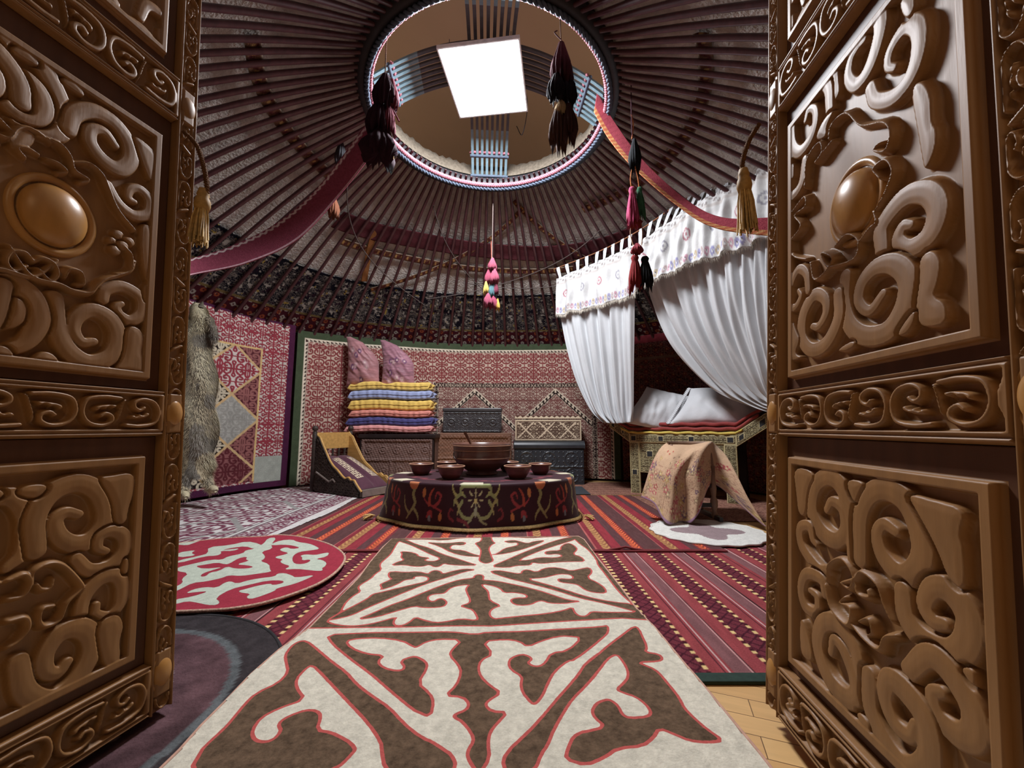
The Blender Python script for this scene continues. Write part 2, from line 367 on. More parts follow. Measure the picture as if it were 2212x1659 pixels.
RIDL = [stroke(l1([(200, 880), (330, 930), (400, 1010), (430, 1100), (520, 1160), (470, 1180)]), .0085, tip=.8), stroke(l1([(430, 1050), (530, 1060), (610, 1130), (650, 1220), (710, 1350), (820, 1480)]), .0085, tip=.8), stroke(l1([(260, 1030), (330, 1060), (380, 1110), (330, 1120)]), .008, tip=.8), stroke(l1([(760, 1590), (800, 1650), (790, 1740), (700, 1760)]), .008, tip=.8),
        stroke(l2([(170, 200), (230, 180), (300, 220), (320, 290), (270, 320), (200, 250)]), .0085, tip=.8), stroke(l2([(370, 300), (400, 250), (470, 270), (490, 340), (450, 350)]), .0085, tip=.8), stroke(l2([(10, 100), (100, 240), (180, 310), (330, 345), (420, 385), (530, 400), (580, 350), (640, 310), (790, 260), (820, 200)]), .0085, tip=.9)]
LOWL = [stroke(l3([(-60, 180), (60, 200), (125, 320), (90, 480), (0, 570)]), .018), stroke(l3([(160, 480), (155, 300), (250, 160), (400, 110), (510, 170), (540, 300), (470, 410), (370, 440), (290, 400), (265, 320), (320, 270), (390, 280)]), .019), stroke(l3([(380, 520), (450, 580), (560, 560), (635, 480), (640, 400), (580, 370), (510, 400), (500, 460), (545, 480)]), .014), stroke(l3([(400, 860), (420, 740), (500, 640), (590, 610), (630, 660), (620, 760), (560, 830), (490, 820), (490, 770)]), .014),
        stroke(l3([(60, 1080), (100, 1240), (220, 1290), (350, 1210), (450, 1060), (465, 950), (400, 895), (290, 930), (210, 1040), (215, 1130), (280, 1140), (330, 1080)]), .019), leafp(l3([(500, 80), (560, 75), (700, 50), (690, 170), (660, 250), (650, 330), (590, 330), (580, 200)])), leafp(l3([(490, 870), (600, 810), (640, 880), (610, 960), (620, 1090), (540, 1120), (510, 1020)])), leafp(l3([(50, 165), (110, 120), (230, 120), (180, 185), (120, 190)])), leafp(l3([(0, 1440), (110, 1340), (120, 1400), (20, 1480)])), leafp(l3([(640, 520), (665, 520), (660, 600), (630, 600)]))]
LOWRL = [stroke(l3([(130, 660), (140, 590), (230, 545), (310, 565), (400, 660), (390, 690), (320, 760), (280, 850), (200, 885), (170, 850), (190, 790), (250, 775)]), .009, tip=.8), stroke(l3([(0, 640), (90, 605), (120, 650), (80, 720), (0, 740)]), .009, tip=.8), stroke(l3([(250, 630), (225, 680), (180, 685), (160, 660)]), .008, tip=.8), stroke(l3([(0, 860), (90, 840), (110, 890), (60, 960), (0, 1000)]), .009, tip=.8)]
def both_halves(S):
    # the out-of-sight half of the left leaf repeats the seen half turned over
    return S + [(k, np.array(P) * np.array([-1, 1]) + np.array([.65, 0]), r) for k, P, r in S if np.mean(np.array(P)[:, 0]) < .31]
UPL, RIDL, LOWL, LOWRL = map(both_halves, (UPL, RIDL, LOWL, LOWRL))
# top panel: the same big curls turned over (only its lower corner shows)
TOPP = [(k, np.array(P) + np.array([0, 0.86]), r) for k, P, r in shapes_flip(UP, 1.18)]
def field(X, Y, S):
    d = np.full(X.shape, -1e3)
    for k, P, r in S:
        d = np.maximum(d, poly_sdf(X, Y, P) if k == 'p' else seg_dist(X, Y, P, r))
    return d
def rect_d(X, Y, u0, u1, v0, v1): return np.minimum(np.minimum(X - u0, u1 - X), np.minimum(Y - v0, v1 - Y))
def frame_profile(e):
    """moulded edge of a rail or stile; e = distance to its edge"""
    return 0.030 * sstep(0, 0.006, e) - 0.005 * sstep(0.007, 0.010, e) + 0.005 * sstep(0.011, 0.016, e)
def scroll_strip(A, B, L, w):
    """paired curls running along A, across B in [-.5,.5]*w; positive on the ridges"""
    k = np.floor(A / L); a = A / L - k; b = B / w
    a = np.where(k % 2 == 0, a, 1 - a)
    S = []
    ring = [(.46, -.40), (.28, -.43), (.10, -.35), (.04, -.12), (.045, .14), (.12, .35), (.26, .41), (.36, .3), (.36, .14), (.29, .06), (.24, .14)]
    blob = [(.17, -.20), (.44, -.25), (.42, -.10), (.37, -.05), (.33, -.13), (.29, .0), (.25, -.09), (.21, .03), (.14, .0)]
    x, y = a * L, b * w
    sc = np.array([L, w])
    for rot in (0, 1):
        f = (lambda P: np.array([(1 - p[0], -p[1]) for p in P]) if rot else np.array(P))
        S.append(('s', catmull(f(ring), 4) * sc, np.full(10 * 4 + 1, (.1 if w < .05 else .085) * w)))
        S.append(('p', chaikin(f(blob), 2) * sc, None))
    S.append(('p', chaikin([(.44, .44), (.49, .2), (.52, -.1), (.57, -.46), (.6, -.2), (.56, .1), (.52, .4)], 2) * sc, None))
    return field(x, y, S)
def panel_height(X, Y, S, RD, v0, v1):
    d0 = rect_d(X, Y, .09, .56, v0, v1)                 # flat raised frame of the panel
    h = 0.024 * sstep(0, .004, d0)
    ins = sstep(.019, .023, d0); h = h * (1 - ins) + 0.006 * ins
    lim = d0 > .021
    for k, P, r in S:                                   # each curl is cut free of the ones beneath it by a thin groove
        d = poly_sdf(X, Y, P) if k == 'p' else seg_dist(X, Y, P, r); d = np.where(lim, d, -1)
        h = np.where(lim, np.minimum(h, np.maximum(.009, h - .010 * sstep(-.0075, -.0045, d))), h)
        h = np.maximum(h, 0.006 + 0.0155 * sstep(-.0045, .0008, d) + 0.0015 * sstep(.0, .014, d))
    if RD:
        d = np.where(d0 > .021, field(X, Y, RD), -1)
        h = np.maximum(h, 0.006 + 0.022 * np.sqrt(np.clip(d / .0085, 0, 1)))
    return h
PARTS = []; PLEFT = []
def hf(u0, u1, v0, v1, st, fn, name, to='both'):
    n, m = int(round((u1 - u0) / st)) + 1, int(round((v1 - v0) / st)) + 1
    X, Y = np.meshgrid(np.linspace(u0, u1, n), np.linspace(v0, v1, m), indexing='ij')
    H_ = fn(X, Y); G = np.zeros(X.shape)
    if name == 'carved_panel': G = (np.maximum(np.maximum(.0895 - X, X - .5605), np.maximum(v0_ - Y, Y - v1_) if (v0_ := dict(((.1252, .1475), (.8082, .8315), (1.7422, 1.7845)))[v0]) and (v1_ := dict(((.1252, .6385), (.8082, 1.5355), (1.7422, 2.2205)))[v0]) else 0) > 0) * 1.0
    if to != 'left': PARTS.append((name, X, Y, H_, G))
    if to != 'right': PLEFT.append((name, X, Y, H_, G))
V_RAIL = [(0.0, 0.125), (0.685, 0.808), (1.60, 1.742), (2.25, 2.36)]
BOSS_V = [0.09, 0.747, 1.668, 2.305]
def stile_fn(side):
    def fn(X, Y):
        c = .030 if side == 0 else .62
        e = .03 - np.abs(X - c); h = frame_profile(np.minimum(e, .02))
        dm = np.min([np.abs(Y - b) for b in BOSS_V], axis=0)
        ok = (dm > .055) & (np.abs(X - c) < .024)
        d = scroll_strip(Y, X - c, .205, .04)
        bed = sstep(.0, .003, .0215 - np.abs(X - c)) * sstep(.05, .056, dm)
        h = h - .012 * bed + np.where(ok, .013 * sstep(-.0005, .0035, d), 0) * bed
        return h
    return fn
def rail_fn(v0, v1):
    def fn(X, Y):
        e = np.minimum(Y - v0, v1 - Y); h = frame_profile(e)
        mid = (v0 + v1) / 2; w = v1 - v0 - .042
        d = scroll_strip(X - .065, Y - mid, .17, w)
        bed = sstep(0, .004, (v1 - v0) / 2 - .017 - np.abs(Y - mid)) * sstep(.066, .07, X) * sstep(-.585, -.58, -X)
        return h - .016 * bed + .017 * sstep(-.0005, .005, d) * bed
    return fn
hf(0, .06, 0, 2.36, .002, stile_fn(0), 'stile'); hf(.59, .65, 0, 2.36, .002, stile_fn(1), 'stile')
for a, b in V_RAIL: hf(.0602, .5898, a, b, .002, rail_fn(a, b), 'rail')
hf(.0602, .5898, .1252, .6848, .002, lambda X, Y: panel_height(X, Y, LOWP, LOWR, .148, .638), 'carved_panel', 'right')
hf(.0602, .5898, .1252, .6848, .002, lambda X, Y: panel_height(X, Y, LOWL, LOWRL, .148, .638), 'carved_panel', 'left')
hf(.0602, .5898, .8082, 1.5998, .002, lambda X, Y: panel_height(X, Y, UP, RIDGE, .832, 1.535), 'carved_panel', 'right')
hf(.0602, .5898, .8082, 1.5998, .002, lambda X, Y: panel_height(X, Y, UPL, RIDL, .832, 1.535), 'carved_panel', 'left')
hf(.0602, .5898, 1.7422, 2.2498, .0025, lambda X, Y: panel_height(X, Y, TOPP, None, 1.785, 2.22), 'carved_panel')
def build_leaf(name, L, sgn, label, parts, bu):
    P0, dh, up, n = L
    t = thing(name, label, 'door', P0, kind='structure')
    def w3(X, Y, W): return P0 + X[..., None] * dh + Y[..., None] * up + W[..., None] * n
    for nm, X, Y, Hh, G in parts:
        pad = lambda A: np.pad(A, 1, mode='edge'); W = np.pad(Hh, 1, constant_values=-.004)
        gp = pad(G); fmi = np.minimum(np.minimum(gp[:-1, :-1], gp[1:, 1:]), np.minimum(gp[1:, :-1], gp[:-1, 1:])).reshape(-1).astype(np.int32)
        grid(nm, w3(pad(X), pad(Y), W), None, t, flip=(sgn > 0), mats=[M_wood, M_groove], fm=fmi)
    V = [P0 + u * dh + v * up + w * n for w in (-.035, -.003) for v in (0.0, 2.36) for u in (0, LEAF_W)]
    MB().add(V, [(0, 2, 3, 1), (4, 5, 7, 6), (0, 1, 5, 4), (2, 6, 7, 3), (0, 4, 6, 2), (1, 3, 7, 5)]).build('door_core', M_wood, t)
    def dome(u, v, ru, rv, base, h, nm, mat, rim=True):
        prof = [(0, 1.0)] + [(math.sin(a), math.cos(a)) for a in np.linspace(0, PI / 2, 10)[1:]]
        if rim: prof += [(1.06, .0), (1.1, .16), (1.2, .22), (1.3, .14), (1.34, -.1)]
        th = np.linspace(0, 2 * PI, 40, endpoint=False)
        V = np.array([[P0 + (u + ru * r * math.cos(a)) * dh + (v + rv * r * math.sin(a)) * up + (base + h * z) * n for a in th] for r, z in prof])
        grid(nm, V, mat, t, cv=True, flip=(sgn < 0))
    dome(bu, 1.18, .058, .07, .006, .034, 'oval_boss', M_wood_boss)
    for b in BOSS_V:
        for u in (.03, .62): dome(u, b, .022, .036, .024, .013, 'round_boss', M_wood_boss if b < 1 else M_wood)
    return t
build_leaf('door_1', LL, -1, 'carved wooden door leaf on the left, open inwards, with an oval boss in its upper panel', PLEFT, .293)
build_leaf('door_2', LR, 1, 'carved wooden door leaf on the right, open inwards, beside the white bed curtains', PARTS, .31)

# ================================================================== ROOM SHELL
YC = np.array([-.18, 3.03]); EAVE = 1.95; RINGZ = 3.37; RINGR = 0.97
WPTS = [(-3.2, 3.9), (-2.72, 4.95), (-1.65, 5.47), (0, 5.75), (1.35, 5.58), (2.3, 4.98), (2.95, 4.05), (3.05, 3.0), (2.75, 1.8), (2.0, .95), (.95, .35), (-1.25, .35), (-2.3, .95), (-3.1, 1.9), (-3.3, 3.0)]
_wt = np.array([math.atan2(x - YC[0], y - YC[1]) for x, y in WPTS]); _wr = np.array([math.hypot(x - YC[0], y - YC[1]) for x, y in WPTS])
_o = np.argsort(_wt); _wt, _wr = _wt[_o], _wr[_o]
_ff = np.linspace(-PI, PI, 721); _rr = np.interp(_ff, np.concatenate([_wt - 2 * PI, _wt, _wt + 2 * PI]), np.tile(_wr, 3))
_k = np.hanning(61); _k /= _k.sum(); _rr = np.convolve(np.concatenate([_rr[-31:-1], _rr, _rr[1:31]]), _k, 'valid')
def RW(th): return np.interp((np.asarray(th) + PI) % (2 * PI) - PI, _ff, _rr)
def wall_pt(th, z, off=0.0):
    r = RW(th) + off
    return np.stack([YC[0] + r * np.sin(th), YC[1] + r * np.cos(th), np.broadcast_to(z, np.shape(r)) * np.ones_like(r)], -1)
def roof_pt(th, t, off=0.0):
    """t=0 on the wall top, t=1 at the crown ring; off = outwards"""
    th, t = np.broadcast_arrays(np.asarray(th, float), np.asarray(t, float))
    R = RW(th); r = RINGR + (R - RINGR) * (1 - t); z = EAVE + (RINGZ - EAVE) * t + 0.10 * np.sin(PI * np.clip(t, 0, 1)) - .03 * np.exp(-t * 9)
    sl = (RINGZ - EAVE) / (R - RINGR); ln = np.sqrt(1 + sl * sl)
    r = r + off * sl / ln; z = z + off / ln
    return np.stack([YC[0] + r * np.sin(th), YC[1] + r * np.cos(th), z], -1)
def px_theta(x, y=740):
    """bearing of the wall point seen at picture column x"""
    d = ray(x, y); ts = np.linspace(1, 7, 600); q = d[None, :2] / d[1] * ts[:, None] - YC
    i = np.argmax(np.hypot(q[:, 0], q[:, 1]) - RW(np.arctan2(q[:, 0], q[:, 1])) > 0) if True else 0
    far = np.where(np.hypot(q[:, 0], q[:, 1]) < RW(np.arctan2(q[:, 0], q[:, 1])))[0]
    i = far[-1]; return math.atan2(q[i, 0], q[i, 1])
M_felt = mk('roof_felt', (196, 188, 180), rough=0.95, ns=9, na=0.28, bump=0.9, bs=45, spec=0.1, bd=0.02)
M_plaster = mk('hall_plaster', (196, 168, 142), rough=0.9, ns=2, na=0.05)
# floor boards
def floor_mat():
    m, nt, b, N, L = nodes('floor_boards')
    tc = N('ShaderNodeTexCoord'); mp = N('ShaderNodeMapping'); mp.inputs['Rotation'].default_value = (0, 0, 0.35); L(tc.outputs['Object'], mp.inputs['Vector'])
    br = N('ShaderNodeTexBrick'); br.inputs['Scale'].default_value = 1.0; br.inputs['Brick Width'].default_value = 0.42; br.inputs['Row Height'].default_value = 0.07
    br.inputs['Mortar Size'].default_value = 0.0012; br.inputs['Color1'].default_value = rgba((206, 158, 92)); br.inputs['Color2'].default_value = rgba((222, 178, 110)); br.inputs['Mortar'].default_value = rgba((110, 76, 40))
    L(mp.outputs['Vector'], br.inputs['Vector'])
    nz = N('ShaderNodeTexNoise'); nz.inputs['Scale'].default_value = 5; m2 = N('ShaderNodeMapping'); m2.inputs['Scale'].default_value = (1, 9, 1); L(mp.outputs['Vector'], m2.inputs['Vector']); L(m2.outputs['Vector'], nz.inputs['Vector'])
    mr = N('ShaderNodeMapRange'); mr.inputs['To Min'].default_value = 0.8; mr.inputs['To Max'].default_value = 1.2; L(nz.outputs['Fac'], mr.inputs['Value'])
    v = N('ShaderNodeVectorMath'); v.operation = 'SCALE'; L(br.outputs['Color'], v.inputs[0]); L(mr.outputs['Result'], v.inputs['Scale'])
    L(v.outputs['Vector'], b.inputs['Base Color']); b.inputs['Roughness'].default_value = 0.38
    return m
tag(MB().box((-6, -4, -.08), (6, 8.5, 0)).build('floor', floor_mat(), loc=(0, 0, 0)), kind='structure')
tag(MB().box((-6, -4, 4.6), (6, 8.5, 4.7)).build('ceiling', M_plaster, loc=(0, 0, 0)), kind='structure')
# yurt wall (felt over lattice) with an opening for the door, and the felt roof
M_wallfelt = mk('wall_felt', (92, 62, 56), rough=0.95, ns=14, na=0.35, bump=0.4, bs=60, spec=0.1)
TH = np.linspace(-PI + .34, PI - .34, 181)
P = np.stack([wall_pt(TH, z, .1) for z in np.linspace(0, 2.0, 9)], 1)
tag(grid('wall_back', P, M_wallfelt, loc=(0, 0, 0)), kind='structure'); solid(bpy.data.objects['wall_back'], .03, 1)
TH = np.linspace(-PI, PI, 241)
P = np.stack([roof_pt(TH, t, .085) for t in np.linspace(-.06, 1.0, 24)], 1)
P = P + (vnoise(np.linspace(0, 60, 241)[:, None] * np.ones(24), np.linspace(0, 6, 24)[None] * np.ones((241, 1)), 1.0, 3) * .03)[..., None] * np.array([0, 0, 1.])
o = tag(grid('ceiling_roof', P, M_felt, loc=(0, 0, 0)), kind='structure'); solid(o, .03, 1)
# roof poles
M_pole = mk('pole_paint', (78, 42, 46), rough=0.36, ns=12, na=0.3, spec=0.5, stretch=(3, 3, .6))
NP = 104
for i in range(NP):
    th = -PI + (i + .5) * 2 * PI / NP
    if abs(th) > 2.8: continue
    j = random.uniform(-.006, .006)
    pts = [roof_pt(th + j * (1 - t), t, .0) for t in np.linspace(-.04, 1.02, 12)]
    rr = np.interp(np.linspace(0, 1, 12), [0, .1, .8, 1], [.015, .019, .018, .013])
    mb = MB().tube(pts, rr, 6)
    tag(mb.build('roof_pole', M_pole, smooth=True), 'dark red painted roof pole running from the wall top up to the crown ring', 'pole', 'roof poles of the yurt')
# ------------------------------------------------------------------ crown ring with its four slatted arms
M_ring = mk('crown_wood', (46, 44, 48), rough=0.5, ns=20, na=0.25)
M_blue = mk('blue_paint', (112, 142, 154), rough=0.5, ns=30, na=0.15)
M_slat = mk('grey_slat', (84, 84, 90), rough=0.5, ns=18, na=0.2)
M_pinkc = mk('pink_cord', (176, 104, 118), rough=0.7, ns=60, na=0.25)
M_bluec = mk('blue_cord', (76, 88, 106), rough=0.7, ns=60, na=0.25)
crown = thing('crown_ring', 'round wooden crown ring at the top of the roof with four slatted arms', 'crown ring', (YC[0], YC[1], RINGZ))
def circ(r, z, n=160, c=YC): a = np.linspace(0, 2 * PI, n, endpoint=False); return np.stack([c[0] + r * np.sin(a), c[1] + r * np.cos(a), np.full(n, z)], -1)
mb = MB(); prof = [(.965, -.05), (1.03, -.06), (1.06, 0), (1.05, .07), (.99, .09), (.96, .05)]
th = np.linspace(0, 2 * PI, 128, endpoint=False)
V = np.array([[(YC[0] + r * math.sin(a), YC[1] + r * math.cos(a), RINGZ + z) for r, z in prof] for a in th])
grid('rim', V, M_ring, crown, cu=True, cv=True)
mb = MB(); n = 520; a = np.linspace(0, 2 * PI, n, endpoint=False)
for ph in (0, 2 * PI / 3, 4 * PI / 3):
    w = a * 90 + ph; r = .952 + .014 * np.cos(w); z = RINGZ - .035 + .014 * np.sin(w)
    mb.tube(np.stack([YC[0] + r * np.sin(a), YC[1] + r * np.cos(a), z], -1), .012, 5, closed=True)
mb.build('pink_braid', M_pinkc, crown, smooth=True)
mb = MB()
for ph in (0, PI):
    w = a * 80 + ph; r = .972 + .010 * np.cos(w); z = RINGZ - .066 + .010 * np.sin(w)
    mb.tube(np.stack([YC[0] + r * np.sin(a), YC[1] + r * np.cos(a), z], -1), .012, 5, closed=True)
mb.build('blue_braid', M_bluec, crown, smooth=True)
M_collar = mk('collar_felt', (112, 102, 88), rough=0.95, ns=40, na=0.3, bump=0.8, bs=70, spec=0.1)
V = np.stack([circ(r, z, 160) for r, z in ((.97, RINGZ + .08), (.985, RINGZ + .16), (.99, RINGZ + .21), (1.02, RINGZ + .215), (1.05, RINGZ + .07))], 1)
V[:, 1:4, 2] += (.012 * np.random.default_rng(2).standard_normal(160))[:, None]
tag(grid('felt_collar', V, M_collar, crown, cu=True), 'fuzzy felt edge above the ring')
ROT = math.radians(-4)
def arm_z(r): return RINGZ + .06 + .40 * (1 - (r / .97) ** 2)
for q in range(4):
    a = ROT + q * PI / 2; dx = np.array([math.sin(a), math.cos(a)]); dy = np.array([dx[1], -dx[0]])
    def ap(r, s, z=0): return np.array([YC[0] + dx[0] * r + dy[0] * s, YC[1] + dx[1] * r + dy[1] * s, arm_z(r) + z])
    mb = MB()
    for rr in (.80, .955):
        mb.tube([ap(rr, s, .0) for s in np.linspace(-.2, .2, 20)], .016, 6)
    arm = mb.build('crown_arm', M_bluec if q != 2 else M_blue, crown, smooth=True)
    mb = MB(); n2 = 70; s = np.linspace(-.2, .2, n2)
    mb.tube([ap(.775 + .006 * math.sin(k * 1.3), v, .004) for k, v in enumerate(s)], .012, 5)
    mb.build('pink_edging', M_pinkc, arm, smooth=True)
    for k in range(8):
        sv = -.175 + k * .05
        V = [];
        for r in np.linspace(.97, 0.0, 16):
            for ds, dz in ((-.013, -.01), (.013, -.01), (.013, .01), (-.013, .01)): V.append(ap(r, sv + ds, dz))
        F = [tuple(f) for f in grid_faces(16, 4, False, True)]; fm = [0 if (f[0] // 4) < 6 else 1 for f in F]
        raw('slat', V, F, None, arm, smooth=False, mats=[M_blue, M_slat], fm=fm)
# ------------------------------------------------------------------ lamp hung below the crossing of the arms
lampz = 3.64
cor = [flo(955, 110, lampz), flo(1118, 85, lampz), flo(1137, 240, lampz), flo(990, 252, lampz)]
cc = sum(cor) / 4; ux = ((cor[1] + cor[2]) - (cor[0] + cor[3])) / 2; ux[2] = 0; hw = np.linalg.norm(ux) / 2; ux /= np.linalg.norm(ux)
uy = np.array([-ux[1], ux[0], 0]); hd = np.linalg.norm((cor[2] + cor[3]) - (cor[0] + cor[1])) / 4
LAMP_E = 120.0
lamp = thing('ceiling_lamp', 'square white LED panel lamp hanging under the crossing of the crown arms', 'lamp', (cc[0], cc[1], lampz))
def lp(a, b, z): return cc + ux * a * hw + uy * b * hd + np.array([0, 0, z])
V = [lp(a, b, 0) for a, b in ((-1, -1), (1, -1), (1, 1), (-1, 1))]
raw('diffuser', V, [(3, 2, 1, 0)], emit('lamp_glow', (246, 249, 255), LAMP_E), lamp, smooth=False)
V = [lp(a * s, b * s, z) for s, z in ((1.0, .001), (1.05, .0), (1.05, .03), (.2, .032)) for a, b in ((-1, -1), (1, -1), (1, 1), (-1, 1))]
raw('lamp_housing', V, [tuple(f) for f in grid_faces(4, 4, False, True)] + [(12, 13, 14, 15)], mk('white_metal', (225, 225, 225), rough=0.4), lamp, smooth=False)
for a, b in ((-.8, -.8), (.8, -.8), (.8, .8), (-.8, .8)):
    p = lp(a, b, .03); MB().tube([p, p + np.array([0, 0, arm_z(.28) - p[2]])], .003, 5).build('suspension_wire', M_slat, lamp)
pts = catmull([lp(.9, -.2, .02), lp(1.05, .9, .05), lp(.8, 1.8, -.02), lp(.6, 1.9, .1)], 8)
tag(MB().tube(pts, .004, 5).build('power_cord', M_ring, lamp, smooth=True))
# ------------------------------------------------------------------ light of the hall outside (warm), added ceiling fills and render look
def area(name, loc, rot, size, e, col):
    l = bpy.data.lights.new(name, 'AREA'); l.energy = e; l.size = size; l.color = tuple(lin(col)); o = bpy.data.objects.new(name, l); COL.objects.link(o)
    o.location = loc; o.rotation_euler = rot
area('hall_light', (-.1, -1.0, 2.5), (0.55, 0, 0), 0.9, 6, (255, 208, 148))
area('ceiling_fill', (4.2, 3.2, 3.0), (PI, 0, 0), 1.5, 75, (255, 220, 184))  # added unseen fill, brightens the plaster visible through the crown
area('ceiling_fill_left', (-4.6, 3.2, 3.0), (PI, 0, 0), 1.5, 75, (255, 220, 184))  # matching added fill on the left, out of view
W = bpy.data.worlds.new('world'); SC.world = W; W.use_nodes = True
W.node_tree.nodes['Background'].inputs['Color'].default_value = (0.9, 0.8, 0.7, 1); W.node_tree.nodes['Background'].inputs['Strength'].default_value = 0.07
SC.view_settings.view_transform = 'Standard'; SC.view_settings.look = 'None'; SC.view_settings.gamma = 1.0; SC.view_settings.exposure = 0.24
SC.view_settings.use_curve_mapping = False

# ================================================================== FLOOR RUGS
def polyclip_grid(u0, u1, v0, v1, st):
    n, m = int((u1 - u0) / st) + 1, int((v1 - v0) / st) + 1
    return np.meshgrid(np.linspace(u0, u1, n), np.linspace(v0, v1, m), indexing='ij')
def rug(name, X, Y, keep, z, mat, attrs, label, cat, edge=None, edge_mat=None, edge_r=.006, thick=.008, group=None, wave=0.0):
    """flat rug: grid cells whose corners are all inside 'keep' (signed field), laid at height z"""
    n, m = X.shape; Z = np.full(X.shape, z) + (wave * (vnoise(X + 9, Y + 9, 5, 5) - .5) if wave else 0)
    V = np.stack([X, Y, Z], -1).reshape(-1, 3); F = grid_faces(n, m); k = keep.reshape(-1) > -1e-6
    F = F[k[F].all(1)]
    used = np.unique(F); mp = np.full(len(V), -1); mp[used] = np.arange(len(used)); F = mp[F]
    A = {q: (a.reshape(n * m, -1)[used] if a.ndim == 3 else a.reshape(-1)[used]) for q, a in attrs.items()}
    root = thing(name, label, cat, (X[keep > 0].mean(), Y[keep > 0].mean(), 0), group=group)
    o = raw('pile', V[used], F, mat, root, attrs=A)
    if edge is not None:
        E = np.asarray(edge); E = np.concatenate([E, np.full((len(E), 1), z - .003)], 1) if E.shape[1] == 2 else E
        MB().tube(E, edge_r, 6, closed=True).build('edge_binding', edge_mat, root, smooth=True)
    return root
ZLOW, ZUP, ZFELT, ZRED, ZRUN = .006, .016, .022, .034, .030
# --- runner (two felt squares, traced ornament)
def cv(ox, oy, s): return lambda P: [flo(ox + x / s, oy + y / s)[:2] for x, y in P]
gL, gR, g1, g4, g5 = cv(660, 1160, 5.53), cv(1020, 1160, 5.53), cv(380, 1340, 4.096), cv(900, 1340, 5.2), cv(1240, 1340, 5.2)
HULL = gL([(1190, 90), (1110, 112), (1060, 190), (1010, 280), (940, 340), (880, 400), (905, 465), (830, 510), (780, 570), (640, 660), (625, 700), (655, 745), (560, 800), (480, 870), (430, 950), (425, 985), (235, 1100), (330, 1140), (500, 1165), (680, 1155), (850, 1120), (1090, 1050), (1050, 1100), (1050, 1150), (1110, 1165), (1180, 1150), (1250, 1110), (1310, 1055), (1400, 1090), (1540, 1130), (1700, 1115), (1850, 1080), (2055, 1105), (2050, 1050), (2000, 970), (1930, 950), (1845, 920), (1950, 890), (1970, 850), (1920, 740), (1915, 700), (1965, 645)]) \
    + gR([(110, 645), (130, 680), (190, 730), (200, 800), (210, 850), (345, 915), (260, 940), (205, 990), (215, 1050), (270, 1080), (330, 1070), (600, 1040), (900, 1010), (1100, 970), (1200, 930), (1225, 1000), (1280, 1040), (1340, 1050), (1390, 1030), (1420, 990), (1600, 1005), (1800, 1005), (1970, 1000), (1920, 890), (1850, 830), (1760, 740), (1680, 640), (1580, 500), (1500, 400), (1490, 340), (1380, 210), (1290, 150), (1230, 88), (1180, 50), (900, 58), (700, 72), (500, 60), (230, 62), (110, 70)]) + gL([(2100, 70), (1850, 68), (1650, 100), (1440, 85)])
